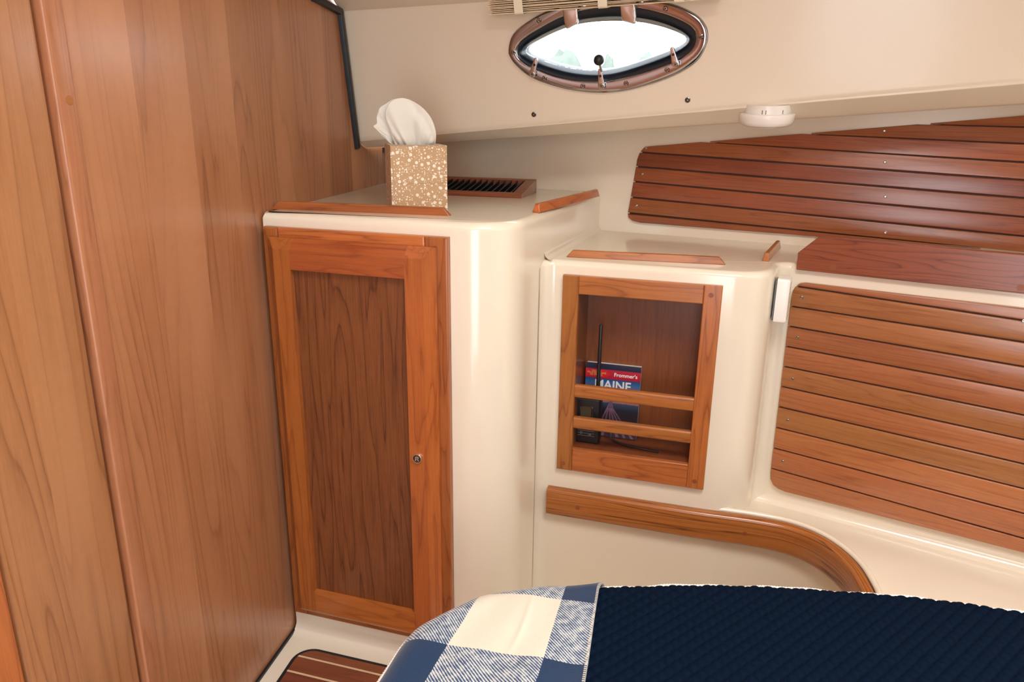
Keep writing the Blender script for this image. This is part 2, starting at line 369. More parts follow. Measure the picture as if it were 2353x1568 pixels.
wu = tm.build('wall_upper', M_head, TR, smooth=True, sharp=20); tag(wu, 'cream upper cabin side with the oval porthole', kind='structure')
bmx = bmesh.new(); bmx.from_mesh(wu.data); bmesh.ops.remove_doubles(bmx, verts=bmx.verts, dist=1e-5); bmesh.ops.recalc_face_normals(bmx, faces=bmx.faces); bmx.to_mesh(wu.data); bmx.free()
# ceiling with hatch opening: crowned from the trunk top to the centre of the cabin
cg = MB(); n = 10
c0, c1 = TR.w(TL[0][0], TL[0][1]), TR.w(TL[3][0], TL[3][1])
def ceil(s, t):                                      # s along the trunk, t away from it towards the camera side
    e = c0 + (c1 - c0) * s; q = e + V3(-.30, -2.9, 0) * t * (1 + .1 * s); q[2] = e[2] + .62 * math.sin(min(1, t * 1.5) * math.pi / 2) ** 1.1; return q
SS, TT = np.linspace(0, 1, 13), [0, .008, .02, .04, .07, .11, .16, .22, .3, .38, .47, .58, .72, .86, 1]
for i in range(12):
    for j in range(len(TT) - 1):
        q = [ceil(SS[i], TT[j]), ceil(SS[i + 1], TT[j]), ceil(SS[i + 1], TT[j + 1]), ceil(SS[i], TT[j + 1])]; m_ = sum(q) / 4
        if .1 < m_[0] < .74 and .03 < m_[1] < .68: continue
        cg.add(q, [(0, 1, 2, 3)])
ce = cg.build('ceiling', M_head, smooth=True, sharp=80); tag(ce, 'cream crowned headliner ceiling above the porthole wall', kind='structure')
bmx = bmesh.new(); bmx.from_mesh(ce.data); bmesh.ops.remove_doubles(bmx, verts=bmx.verts, dist=1e-5); bmx.to_mesh(ce.data); bmx.free()
# wall behind the camera and far side of the cabin (only ever seen in reflections)
wf = MB(); wf.box(-1.3, -.5, -1.18, -1.12, 0, 2.3).box(.2, 2.4, -1.18, -1.12, 0, 2.3).box(-.5, .2, -1.18, -1.12, 1.85, 2.3)
wf = wf.build('wall_front', M_teak); tag(wf, 'cherry bulkhead with open companionway facing the porthole', kind='structure')
MB().box(2.15, 2.2, -1.2, 1.7, 0, 2.3).build('wall_far', M_gel); tag(bpy.data.objects['wall_far'], 'cream hull side at the far end of the berth', kind='structure')
# black gasket along the edge of the headliner on the bulkhead
g = [BK.loc(p)[:2] for p in (BK.hit(716, -6), BK.hit(777, 27), BK.hit(817, 338))]
gm = MB(); w = .0075
path = [(g[0][0] - .25, g[0][1] + .13)] + g
for a, b in zip(path[:-1], path[1:]):
    d = unit(np.array(b) - a); nrm = np.array([-d[1], d[0]]) * w; e = d * .004
    gm.prism([a - e - nrm, b + e - nrm, b + e + nrm, a - e + nrm], 0, .012, .003)
gk = gm.build('trim_2', M_rubber, BK, smooth=True); tag(gk, 'black rubber edge seal between headliner and wood bulkhead', kind='structure')
gx = [BK.loc(p)[:2] for p in (BK.hit(817, 340), BK.hit(884, 344))]
gk2 = MB().prism([(gx[1][0] - .02, gx[1][1] - .006), (gx[1][0] + .03, gx[1][1] - .012), (gx[1][0] + .03, gx[1][1] + .012), (gx[1][0] - .02, gx[1][1] + .006)], 0, .03, .002).build('trim_3', M_rubber, BK); tag(gk2, 'short black seal end behind the tissue box', kind='structure')
# lower hull side
zl = -HL.O[2]
hlv = ZS - .0006 - HL.O[2]
hl = MB().prism([(-.12, zl), (2.0, zl), (2.0, hlv), (-.12, hlv)], -.4, 0, .014, 6).build('wall_right', M_gel, HL, smooth=True); tag(hl, 'cream lower hull side behind the lower planks with ledge on top', kind='structure')

# ------------------------------------------------------------------ corner cabinet
cab = thing('corner_cabinet', flat(V3(*CF.O[:2], 0), -16.7), 'tall white corner cabinet with a cherry door', 'cabinet')
cu0 = CF.uv(606, 520)[0]
d20 = V3(math.sin(math.radians(20)), math.cos(math.radians(20)), 0)
sideP = atz(1243, 492, ZC)                            # on the right side of the cabinet top
pA = CF.w(cu0, 0)[:2]; pB = plan_x(CF.O, CF.U, sideP, d20); pC = plan_x(sideP, d20, HB.O, HB.U) + d20[:2] * .06
pD = plan_x(BK.O + BK.N * .003, BK.U, HB.O, HB.U) + V3(-.0, .1); pA2 = plan_x(BK.O + BK.N * .003, BK.U, CF.O, CF.U)
CAB = roundpoly([pA2, pB, pC, pD], [.004, .105, 0, 0], 12)
MB().prism(CAB, 0, ZC, .016, 5).build('body', M_gel, W0, cab, smooth=True)
# cove at the floor under the door
cv = []
for i in range(7): a = math.pi / 2 * i / 6; cv.append((.03 * (1 - math.sin(a)), .03 * (1 - math.cos(a))))
pf = Plane(CF.w(cu0, -CF.O[2]), CF.U)
MB().grid([[(0, y, x), (.55, y, x)] for x, y in cv]).build('floor_cove', M_gel, pf, cab, smooth=True)
# face frame
def uvbox(P, px, n): return [P.uv(x, y, n) for x, y in px]
fu = [CF.uv(602, 520, .016)[0], CF.uv(1027, 548, .016)[0]]; fv1 = CF.uv(815, 534, .016)[1]; fv0 = CF.uv(790, 1432, .016)[1]
fu[0] = max(fu[0], CF.loc(V3(*pA2, ZC))[0] - .004)
ff = MB; st = .034
def member(name, mat, P, u0, u1, v0, v1, n0, n1, r, parent): 
    fr = P.at((u0 + u1) / 2, (v0 + v1) / 2); return MB().prism(rect(u0 - (u0 + u1) / 2, u1 - (u0 + u1) / 2, v0 - (v0 + v1) / 2, v1 - (v0 + v1) / 2), n0, n1, r, 2).build(name, mat, fr, parent)
member('frame_stile', M_ch['Y'], CF, fu[0], fu[0] + st, fv0, fv1, .0, .016, .003, cab); member('frame_stile', M_ch['Y'], CF, fu[1] - .046, fu[1], fv0, fv1, .0, .016, .003, cab)
member('frame_rail', M_ch['X'], CF, fu[0] + st, fu[1] - .046, fv1 - .046, fv1, .0, .0158, .003, cab); member('frame_rail', M_ch['X'], CF, fu[0] + st, fu[1] - .046, fv0, fv0 + .046, 0, .0158, .003, cab)
# door: bevelled stiles and rails round a flat panel
NF = .042
dq = dict(l=CF.uv(640, 800, NF)[0], r=CF.uv(977, 800, NF)[0], t=CF.uv(800, 583, NF)[1], b=CF.uv(800, 1408, NF)[1])
dl, dr, dt, db = CF.uv(626, 580, NF)[0], CF.uv(970, 600, NF)[0], CF.uv(800, 584, NF)[1], CF.uv(800, 1422, NF)[1]
il, ir = CF.uv(668, 630, NF)[0], CF.uv(929, 640, NF)[0]; it, ib = CF.uv(800, 631, NF)[1], CF.uv(832, 1383, NF)[1]
ch, n0, n1 = .020, .0162, NF
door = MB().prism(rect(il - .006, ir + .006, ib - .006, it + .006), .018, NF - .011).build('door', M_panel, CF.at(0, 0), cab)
def moulded(name, mat, axis, u0, u1, v0, v1, outer):
    # outer: which sides carry the edge bevel: l r t b
    o = dict(l=u0 - (ch if 'l' in outer else 0), r=u1 + (ch if 'r' in outer else 0), t=v1 + (ch if 't' in outer else 0), b=v0 - (ch if 'b' in outer else 0))
    cu, cv_ = (u0 + u1) / 2, (v0 + v1) / 2; m = MB(); q = [(x - cu, y - cv_) for x, y in rect(u0, u1, v0, v1)]; e = [(x - cu, y - cv_) for x, y in rect(o['l'], o['r'], o['b'], o['t'])]
    nb = n1 - .019
    m.add([(x, y, n0) for x, y in e] + [(x, y, nb) for x, y in e] + [(x, y, n1) for x, y in q], [(3, 2, 1, 0)] + [(a + g, (a + 1) % 4 + g, (a + 1) % 4 + g + 4, a + g + 4) for g in (0, 4) for a in range(4)] + [(8, 9, 10, 11)])
    return m.build(name, mat, CF.at(cu, cv_), door)
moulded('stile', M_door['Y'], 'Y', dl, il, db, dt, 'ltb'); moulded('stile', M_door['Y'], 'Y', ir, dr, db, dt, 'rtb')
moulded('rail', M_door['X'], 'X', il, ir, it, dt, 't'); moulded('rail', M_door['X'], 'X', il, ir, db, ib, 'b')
ku, kv = CF.uv(960, 1053, NF); kr = .0105
kb = MB().lathe([(kr, 0), (kr, .0035), (kr * .92, .005), (kr * .8, .005), (kr * .74, .003), (0.0001, .003)], 32).build('latch_knob', M_knob, CF.at(ku, kv, NF), door, smooth=True)
lt = MB(); lt.prism(rrect(-.0042, -.0018, -.005, .005, .0008, 3), .003, .0046).prism(rrect(-.0042, .0035, .0028, .005, .0008, 3), .003, .0046).prism(rrect(-.0042, .0035, -.0008, .0012, .0008, 3), .003, .0046).prism(rrect(.0018, .0042, 0, .005, .0008, 3), .003, .0046).prism([(-.001, 0), (.0012, 0), (.0048, -.005), (.0024, -.005)], .003, .0046)
lt.build('latch_reflection', M_knob, CF.at(ku, kv, NF), door)  # R-shaped reflection in the latch, modelled as raised chrome strokes
MB().lathe([(kr * .75, .0031), (0.0001, .0031)], 24, False).build('latch_recess', M_dark, CF.at(ku, kv, NF), door)
pu, pv = CF.uv(1000, 570, .016); MB().lathe([(.0042, 0), (.0042, .0004)], 16).build('plug', M_plug, CF.at(pu, pv, .016), cab)
# fiddle rails on top
def fiddle(name, p0, p1, h, wb, wt, mat, parent, slope=.9):
    p0, p1 = np.asarray(p0), np.asarray(p1); U = unit(p1 - p0); L = np.linalg.norm(p1 - p0); fr = Plane((p0 + p1) / 2, U); Nn = fr.N
    e = h * slope; a = L / 2; m = MB(); bo, to = wb / 2, wt / 2
    m.add([(-a, 0, -bo), (a, 0, -bo), (a, 0, bo), (-a, 0, bo), (-a + e, h, -to), (a - e, h, -to), (a - e, h, to), (-a + e, h, to)], [(0, 1, 2, 3), (7, 6, 5, 4), (0, 4, 5, 1), (1, 5, 6, 2), (2, 6, 7, 3), (3, 7, 4, 0)])
    return m.build(name, mat, fr, parent, bevel=.0016, seg=3)
off = lambda p, v: p + v
fa, fb_ = atz(612, 481, ZC), atz(1030, 498, ZC); fiddle('fiddle_rail', fa - CF.N * .017 + CF.U * .004 - Zv * .0015, fb_ - CF.N * .017 - Zv * .0015, .0175, .017, .009, M_ch['X'], cab)
fiddle('fiddle_rail', atz(1231, 489, ZC), atz(1371, 451, ZC), .018, .017, .009, M_ch['X'], cab, .35)

# ------------------------------------------------------------------ shelf unit
sh = thing('shelf_unit', flat(V3(*SF.O[:2], 0), -16.7), 'lower white moulded unit with a wood framed open bookshelf', 'shelf')
dS = V3(math.sin(math.radians(24)), math.cos(math.radians(24)), 0)
qW = HL.hit(1793, 600)[:2]; sR = V3(*qW, ZS)
qB = plan_x(SF.O, SF.U, sR, dS); qA = plan_x(SF.O, SF.U, sideP, d20)
# plan outline: cove against the cabinet side, face, rounded corner, right side, cove into the hull side
OUTL = roundpoly([qA - d20[:2] * .036 - SF.U[:2] * .06, qA - d20[:2] * .036, qA, qB, qW, qW + HL.U[:2] * .032 - HL.N[:2] * .0015], [0, 0, .03, .088, .028, 0], 10)
back = [tuple(qW + HL.U[:2] * .032 - HL.N[:2] * .1), tuple(qW + HL.U[:2] * .03 + dS[:2] * .42), tuple(qA + d20[:2] * .52 - SF.U[:2] * .06)]
# split the face line at the recess
ou = [SF.uv(1328, 850)[0], SF.uv(1600, 850)[0]]; ov = [SF.uv(1450, 1050)[1], SF.uv(1470, 688)[1]]
ou = [SF.uv(1322, 850, .012)[0] - .004, SF.uv(1601, 850, .012)[0] + .004]; ov = [SF.uv(1445, 1050, .012)[1] - .004, SF.uv(1470, 688, .012)[1] + .004]
ring2 = []
for i, p in enumerate(OUTL):
    ring2.append(tuple(p))
# insert recess jamb points on the face segment (long straight one)
L_ = [np.linalg.norm(np.array(OUTL[i + 1]) - OUTL[i]) for i in range(len(OUTL) - 1)]; li = int(np.argmax(L_))
j0, j1 = tuple(SF.w(ou[0], 0)[:2]), tuple(SF.w(ou[1], 0)[:2])
ring2 = ring2[:li + 1] + [j0, j1] + ring2[li + 1:]
hz0, hz1 = SF.O[2] + ov[0], SF.O[2] + ov[1]
bd = MB(); r_ = .014; front = ring2; nF = len(front)
prof = [(0.001, 0), (hz0, 0), (hz1, 0)] + [(ZS - r_ + r_ * math.sin(a), r_ * (1 - math.cos(a))) for a in [i * math.pi / 2 / 5 for i in range(6)]]
full = ring2 + back
for z, ins in prof:
    pts = inset(full if area2(full) > 0 else full, ins) if ins else full
    if ins and area2(full) < 0: pts = inset(full, -ins)
    # the ends (against cabinet and hull) keep their place
    bd.v += [(x, y, z) for x, y in pts]
nA = len(full)
for g_ in range(len(prof) - 1):
    for i in range(nF - 1):
        if g_ == 1 and i == li + 1: continue
        bd.f.append((g_ * nA + i, g_ * nA + i + 1, (g_ + 1) * nA + i + 1, (g_ + 1) * nA + i))
bT = (len(prof) - 1) * nA
for t_ in tessellate_polygon([[Vector((*bd.v[bT + i][:2], 0)) for i in range(nA)]]):
    a_, b_, c_ = (np.array(bd.v[bT + q][:2]) for q in t_); bd.f.append(tuple(bT + q for q in (t_ if np.cross(b_ - a_, c_ - a_) > 0 else t_[::-1])))
ob = bd.build('body', M_gel, W0, sh, smooth=True, sharp=50, recalc=False)
# cove strip between cabinet side and shelf top
q0, q1 = V3(*(qA - d20[:2] * .004), ZS), V3(*pC, ZS) - d20 * .05; q0[:2] += SF.U[:2] * .0
nr = unit(np.cross(d20, Zv))
G = []
for i in range(7):
    a = math.pi / 2 * i / 6; o_ = nr * (.016 * (1 - math.sin(a))) + Zv * (.016 * (1 - math.cos(a))); G.append([q0 + o_, q1 + o_])
MB().grid(G).build('top_cove', M_gel, W0, sh, smooth=True)
# wood frame round the opening
Pn = .012
fl_, fr_ = SF.uv(1286, 850, Pn)[0], SF.uv(1640, 880, Pn)[0]; ft_, fb2 = SF.uv(1470, 645, Pn)[1], SF.uv(1445, 1102, Pn)[1]
ol, orr = SF.uv(1322, 850, Pn)[0], SF.uv(1601, 850, Pn)[0]; ot, ob2 = SF.uv(1470, 688, Pn)[1], SF.uv(1445, 1050, Pn)[1]
member('frame_stile', M_ch['Y'], SF, fl_, ol, fb2, ft_, 0, Pn, .002, sh); member('frame_stile', M_ch['Y'], SF, orr, fr_, fb2, ft_, 0, Pn, .002, sh)
member('frame_rail', M_ch['X'], SF, ol, orr, ot, ft_, 0, Pn - .0003, .002, sh); member('frame_rail', M_ch['X'], SF, ol, orr, fb2, ob2, 0, Pn - .0003, .002, sh)
for y0, y1 in ((901, 931), (977, 1004)):
    va, vb = SF.uv(1455, y1, Pn)[1], SF.uv(1455, y0, Pn)[1]
    fr = SF.at((ol + orr) / 2, (va + vb) / 2); hw, hh = (orr - ol) / 2, (vb - va) / 2
    m = MB().prism(rrect(-.004, Pn - .001, -hh, hh, .0045, 4), -hw, hw); m.v = [(-z, y, x) for x, y, z in m.v]
    m.build('retaining_bar', M_ch['X'], fr, sh, smooth=True, sharp=50)
for px, py in ((1634, 679), (1294, 1065), (1596, 1107)):
    pu, pv = SF.uv(px, py, Pn); MB().lathe([(.0052, 0), (.0052, .0004)], 16).build('plug', M_plug, SF.at(pu, pv, Pn), sh)
# recess lining
RD = -.105; t = .004
rb = MB(); rb.box(ol - t, orr + t, ob2 - t, ot + t, RD - t, RD); rb.build('recess_back', M_recess_shaded, SF, sh)
rs = MB(); rs.box(ol - t, ol, ob2, ot, RD, .0); rs.box(orr, orr + t, ob2, ot, RD, 0); rs.box(ol - t, orr + t, ot, ot + t, RD, 0); rs.build('recess_side', M_recess_shaded, SF, sh)
MB().box(ol - t, orr + t, ob2 - t, ob2, RD, 0).build('recess_floor', M_recess_shaded, SF, sh)
# fiddles on the shelf top
fiddle('fiddle_rail', atz(1300, 591, ZS) - SF.N * .007, atz(1667, 609, ZS) - SF.N * .007, .0155, .017, .009, M_ch['X'], sh)
fiddle('fiddle_rail', atz(1759, 601, ZS), atz(1787, 569, ZS), .018, .015, .008, M_ch['X'], sh, .3)

# ------------------------------------------------------------------ objects in the recess
zf = SF.O[2] + ob2
BKF = -.088                                           # book front sits this far behind the face
bu0, bu1 = SF.uv(1343, 860, -.072)[0], SF.uv(1471, 860, -.072)[0]; btop = SF.uv(1410, 845, -.072)[1]
bw, bh, bt = bu1 - bu0, btop - ob2, .018
bp = SF.at(bu0, ob2, -.096); lean = math.radians(4)
bp.N, bp.V = unit(SF.N * math.cos(lean) + SF.V * math.sin(lean)), unit(SF.V * math.cos(lean) - SF.N * math.sin(lean))
bk = thing('guidebook', bp, 'paperback travel guide with a red banner standing in the shelf recess', 'book')
def bookmat():
    m = N('guide_cover_print'); tc = m.n('ShaderNodeTexCoord'); s = m.n('ShaderNodeSeparateXYZ'); m.l(tc.outputs['Object'], s.inputs[0])
    v = m.math('DIVIDE', s.outputs[1], bh)
    nz = m.n('ShaderNodeTexNoise'); nz.inputs['Scale'].default_value = 60; m.l(tc.outputs['Object'], nz.inputs['Vector'])
    v2 = m.math('ADD', v, m.math('MULTIPLY', m.math('SUBTRACT', nz.outputs['Fac'], .5), .03))
    c = m.ramp(v2, [(0, (.05, .03, .05)), (.2, (.03, .02, .03)), (.38, (.012, .015, .03)), (.47, (.03, .045, .09)), (.5, (.5, .22, .18)), (.58, (.42, .17, .2)), (.66, (.16, .12, .22)), (.74, (.03, .14, .36)), (.8, (.012, .06, .2)), (.84, (.006, .012, .05)), (1, (.006, .01, .035))])
    return m.out(c, .3, 0, .5, .3, .1)
M_cover = bookmat(); M_page = plain('page_block', (.78, .76, .72), .8); M_red = plain('banner_red', (.42, .008, .03), .35); M_red2 = plain('banner_bright_red', (.60, .012, .02), .35)
M_ink = plain('print_white', (.85, .85, .83), .5); M_gold = plain('print_gold', (.7, .45, .12), .5); M_navy = plain('print_dark', (.01, .012, .03), .4); M_pink = plain('pier_pink', (.20, .10, .15), .5); M_pier = plain('pier_dark', (.10, .06, .09), .5)
MB().prism(rect(0, bw, 0, bh), bt, bt + .0012, .0004).build('front_cover', M_cover, bp, bk)
MB().box(0, bw, 0, bh, 0, .001).build('back_cover', M_navy, bp, bk); MB().box(0, .0012, 0, bh, .001, bt).build('spine', M_navy, bp, bk)
MB().box(.0012, bw - .0008, .001, bh - .001, .001, bt).build('pages', M_page, bp, bk)
cvr = bt + .0012
def sticker(name, pts, mat, h=.0003, base=cvr): return MB().prism(pts, base, base + h).build(name, mat, bp, bk)
sticker('banner', rect(0, bw, bh * .80, bh * .925), M_red); sticker('arrow', [(0, bh * .815), (bw * .38, bh * .815), (bw * .45, bh * .86), (bw * .38, bh * .91), (0, bh * .91)], M_red2, .0006)
def text(name, s, fr, size, mat, parent, bold=0.0, align='LEFT', sx=1.0):
    cu = bpy.data.curves.new(name, 'FONT'); cu.body = s; cu.size = size; cu.align_x = align; cu.offset = bold; cu.extrude = .0001; cu.resolution_u = 3
    tmp = bpy.data.objects.new(name + '_tmp', cu); C.objects.link(tmp); bpy.context.view_layer.update()
    me = bpy.data.meshes.new_from_object(tmp.evaluated_get(bpy.context.evaluated_depsgraph_get())); bpy.data.objects.remove(tmp)
    for v in me.vertices: v.co.x *= sx
    me.materials.clear(); return link(name, me, mat, fr, parent)
text('banner_lettering', "Frommer's", bp.at(bw * .52, bh * .843, cvr + .0005), .0122, M_ink, bk, .0002)
text('title_lettering', 'MAINE', bp.at(bw * .17, bh * .665, cvr + .0003), .0285, M_ink, bk, .0006)
for i, (s_, sz) in enumerate((('THE MOST', .0048), ('TRUSTED NAME', .0062), ('IN TRAVEL', .0062))): text('slogan_lettering', s_, bp.at(bw * .20, bh * (.886 - i * .027), cvr + .0008), sz, M_gold, bk, 0, 'CENTER')
# pier photo: planks running to a vanishing point, a mast and guy lines
vp = (bw * .47, bh * .47); pm = MB()
for x0, x1 in ((.2, .27), (.34, .4), (.5, .55), (.62, .68), (.76, .81), (.9, .95)):
    pm.prism([(bw * x0, bh * .01), (bw * x1, bh * .01), (vp[0] + .001, vp[1]), (vp[0] - .001, vp[1])], cvr, cvr + .0003)
pm.build('pier_lines', M_pink, bp, bk); sticker('pier_mast', [(bw * .45, bh * .40), (bw * .55, bh * .40), (bw * .51, bh * .54), (bw * .48, bh * .54)], M_pier, .0005)
sticker('map_label', rect(bw * .58, bw * .86, bh * .125, bh * .18), plain('map_label_paper', (.7, .55, .38), .5), .0006); sticker('map_flash', [(bw * .86, bh * .125), (bw, bh * .125), (bw, bh * .18), (bw * .9, bh * .18)], M_red2, .0006)
text('map_lettering', 'MAP', bp.at(bw * .63, bh * .135, cvr + .0008), .0125, M_dark, bk, .0003)
# handheld radio
ru0, ru1 = SF.uv(1319, 960, -.03)[0], SF.uv(1379, 960, -.03)[0]; rtop = SF.uv(1350, 915, -.03)[1]
rp = SF.at((ru0 + ru1) / 2, ob2, -.058, -.0); ra = thing('handheld_radio', rp, 'black handheld marine radio with a long antenna in the shelf recess', 'radio'); rw, rh = (ru1 - ru0) * .98, rtop - ob2
MB().prism(rrect(-rw / 2, rw / 2, 0, rh, .006), 0, .03, .004).build('case', M_black, rp, ra, smooth=True)
au, av = SF.uv(1376, 900, -.043)[0] - rp_u if False else SF.uv(1376, 850, -.043)[0] - (ru0 + ru1) / 2, SF.uv(1376, 745, -.043)[1] - ob2
MB().tube([(au, rh - .004, .014), (au, rh + .012, .014), (au, rh + .014, .014), (au, (rh + av) / 2, .014), (au, av - .004, .014), (au, av - .001, .014), (au, av, .014)], [.0052, .0052, .0046, .0043, .0038, .0028, .0008], 14).build('antenna', M_black, rp, ra, smooth=True)
bz = [rrect(-.0175, .0125, rh - .048, rh - .018, .004), rrect(-.0145, .0095, rh - .045, rh - .021, .003)]
m_ = MB(); k_ = len(bz[0]); a_ = m_.add([(x, y, .031) for x, y in bz[0]] + [(x, y, .0318) for x, y in inset(ccw(bz[0]), .001)] + [(x, y, .0312) for x, y in bz[1]], [])
for g_ in range(2):
    for i in range(k_): j = (i + 1) % k_; m_.f.append((g_ * k_ + i, g_ * k_ + j, (g_ + 1) * k_ + j, (g_ + 1) * k_ + i))
m_.build('screen_bezel', M_steel, rp, ra, smooth=True); MB().prism(bz[1], .030, .0311).build('screen', plain('lcd', (.085, .07, .04), .2), rp, ra)
for i, (x, y) in enumerate(((-.014, rh - .058), (.0, rh - .060), (.0115, rh - .060), (-.012, rh - .085), (.008, rh - .088))): MB().lathe([(.0038, .029), (.0036, .0312), (.0028, .0318)], 14).build('button', M_white if i in (0, 2) else M_grey, rp.at(x, y), ra, smooth=True)
gr = MB()
for i in range(6): gr.box(-rw * .34, rw * .32, .018 + i * .006, .0198 + i * .006, .0298, .0304)
gr.build('speaker_slots', M_grey, rp, ra)
MB().lathe([(.006, 0), (.006, .009), (.005, .010)], 14).build('volume_knob', M_black, (lambda k: (setattr(k, 'U', rp.U), setattr(k, 'V', -rp.N), setattr(k, 'N', rp.V), k)[-1])(Plane(rp.w(-rw * .2, rh - .001, .014), rp.U)), ra, smooth=True)
text('case_lettering', 'WATERPROOF', rp.at(-rw * .3, .008, .0301), .0055, M_grey, ra) if False else None
cp = [SF.w(*SF.uv(x, y, n), n) for x, y, n in ((1396, 985, -.060), (1405, 1008, -.055), (1425, 1030, -.045), (1460, 1043, -.034), (1490, 1048, -.030), (1512, 1053, -.026))]
for q in cp: q[2] = max(q[2], zf + .0032)
for q in cp[-3:]: q[2] = zf + .0032
cp2 = catmull(cp, 8); co = MB().tube(cp2, .0026, 8).build('charging_cord', M_black, smooth=True); tag(co, 'black charging cord curling over the bookshelf floor', 'cord')

# ------------------------------------------------------------------ plank panels
def planks(root, P, outline, seams, nthk, mat, r=.002, gap=.0016):
    """outline: (u,v) ccw polygon. seams: ((u,v),(u,v)) lines from top to bottom."""
    poly = ccw(outline)
    MB().prism(inset(poly, .004), 0.0005, nthk * .45).build('backing', M_dark_wood, P, root)
    edges = [None] + seams + [None]; k = 0
    for a, b in zip(edges[:-1], edges[1:]):
        q = list(poly)
        if a is not None: d = unit(np.array(a[1]) - a[0]); nn = np.array([d[1], -d[0]]) * gap; q = clip(q, np.array(a[0]) + nn, -d)
        if b is not None: d = unit(np.array(b[1]) - b[0]); nn = np.array([-d[1], d[0]]) * gap; q = clip(q, np.array(b[0]) + nn, d)
        if len(q) < 3 or abs(area2(ccw(q))) < 2e-5: continue
        ref = a or b; d = unit(np.array(ref[1]) - ref[0]); ang = math.atan2(d[1], d[0]); ctr = np.mean(q, 0); fr = P.at(ctr[0], ctr[1], 0, ang)
        c_, s_ = math.cos(-ang), math.sin(-ang); ql = [((x - ctr[0]) * c_ - (y - ctr[1]) * s_, (x - ctr[0]) * s_ + (y - ctr[1]) * c_) for x, y in q]
        MB().prism(ql, .001, nthk, r, 3).build('plank', mat, fr, root, smooth=True, sharp=50); k += 1
M_dark_wood = plain('joint_shadow_wood', (.05, .014, .006), .6)
def screws(root, P, pxs, n, r=.0034):
    for x, y in pxs:
        u, v = P.uv(x, y, n); s = MB().lathe([(r, 0), (r * .98, .0006), (r * .6, .0012), (r * .55, .0004), (.0001, .0003)], 16).build('screw', M_steel, P.at(u, v, n), root, smooth=True)
z6 = lambda x, y: (1420 + x / 2.522, 180 + y / 2.522)
TH = .011
up_ = thing('plank_panel', HB, 'cherry plank panel with a rounded corner on the upper hull side', 'wall panel')
e = [HB.uv(*p, TH) for p in ((1490, 336.5), (1479, 340), (1470, 350), (1464, 366), (1446, 470), (1442, 490), (1444, 500), (1452, 507), (1471, 512), (1882, 544))]
top = HB.uv(2353, 265.5, TH); a0 = np.array(e[0]); tr = a0 + (np.array(top) - a0) * 1.5; br = np.array(e[-2]) + (np.array(e[-1]) - e[-2]) * 3.2; br = np.array([tr[0], br[1] + (br[1] - e[-2][1]) / (br[0] - e[-2][0]) * (tr[0] - br[0])])
sm = []
for (xa, ya), (xb, yb) in (((1830, 265), (2353, 281)), ((1120, 321), (2353, 378)), ((500, 367), (2353, 487)), ((110, 427), (2353, 590)), ((100, 511), (2353, 695)), ((85, 598), (2353, 805)), ((70, 689), (2353, 916)), ((60, 781), (2353, 1012))):
    sm.append((np.array(HB.uv(*z6(xa, ya), TH)), np.array(HB.uv(*z6(xb, yb), TH))))
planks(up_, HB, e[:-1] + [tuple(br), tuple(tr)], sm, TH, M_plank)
screws(up_, HB, [z6(162, 404), z6(140, 555), z6(108, 739), z6(1548, 486), z6(1550, 686), z6(1550, 894), z6(1545, 306)], TH)
z7 = lambda x, y: (1650 + x / 1.912, 600 + y / 1.912)
lo_ = thing('plank_panel', HL, 'cherry plank panel below the ledge board beside the shelf unit', 'wall panel')
e = [HL.uv(*p, TH) for p in ((1850, 651), (1838, 652), (1828, 658), (1821, 670), (1817, 690), (1770, 1085), (1770, 1102), (1776, 1115), (1787, 1124), (1803, 1131))]
tr = np.array(e[0]) + (np.array(HL.uv(2353, 709.7, TH)) - e[0]) * 1.9; b2 = np.array(HL.uv(2353, 1271.5, TH)); b1_ = np.array(e[-1]); br = b1_ + (b2 - b1_) * (tr[0] - b1_[0]) / (b2[0] - b1_[0])
sm = []
for (xa, ya), (xb, yb) in (((330, 110), (1344, 263)), ((318, 200), (1344, 358)), ((306, 287), (1344, 466)), ((296, 376), (1344, 572)), ((285, 464), (1344, 679)), ((270, 551), (1344, 787)), ((258, 640), (1344, 894)), ((247, 731), (1344, 1003)), ((238, 822), (1344, 1112)), ((230, 912), (1344, 1222))):
    sm.append((np.array(HL.uv(*z7(xa, ya), TH)), np.array(HL.uv(*z7(xb, yb), TH))))
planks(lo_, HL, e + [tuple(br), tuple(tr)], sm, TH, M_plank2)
screws(lo_, HL, [z7(367, 160), z7(349, 336), z7(326, 518), z7(305, 700), z7(284, 880), z7(1341, 264)], TH)
# ledge board
lb = thing('ledge_board', HL, 'wide cherry fiddle board with a clipped end standing on the ledge', 'board')
q = [HL.uv(x, y, .012) for x, y in ((1882, 544), (1833.5, 581), (1829.5, 620))]
bR = np.array(HL.uv(2353, 675, .012)); tR = np.array(HL.uv(2353, 586, .012)); k = 1.9
q = [q[0], q[1], q[2], tuple(np.array(q[2]) + (bR - q[2]) * k), tuple(np.array(q[0]) + (tR - q[0]) * (1.9 + .18))]
lbf = HL.at(q[2][0], q[2][1]); ql = [(x - q[2][0], y - q[2][1]) for x, y in q]
MB().prism(ql, -.006, .012, .0015).build('board', M_board, lbf, lb)
for x, y in ((1914, 615), (2345, 662)): u, v = HL.uv(x, y, .012); MB().lathe([(.006, 0), (.006, .0004)], 16).build('plug', M_plug, HL.at(u, v, .012), lb)

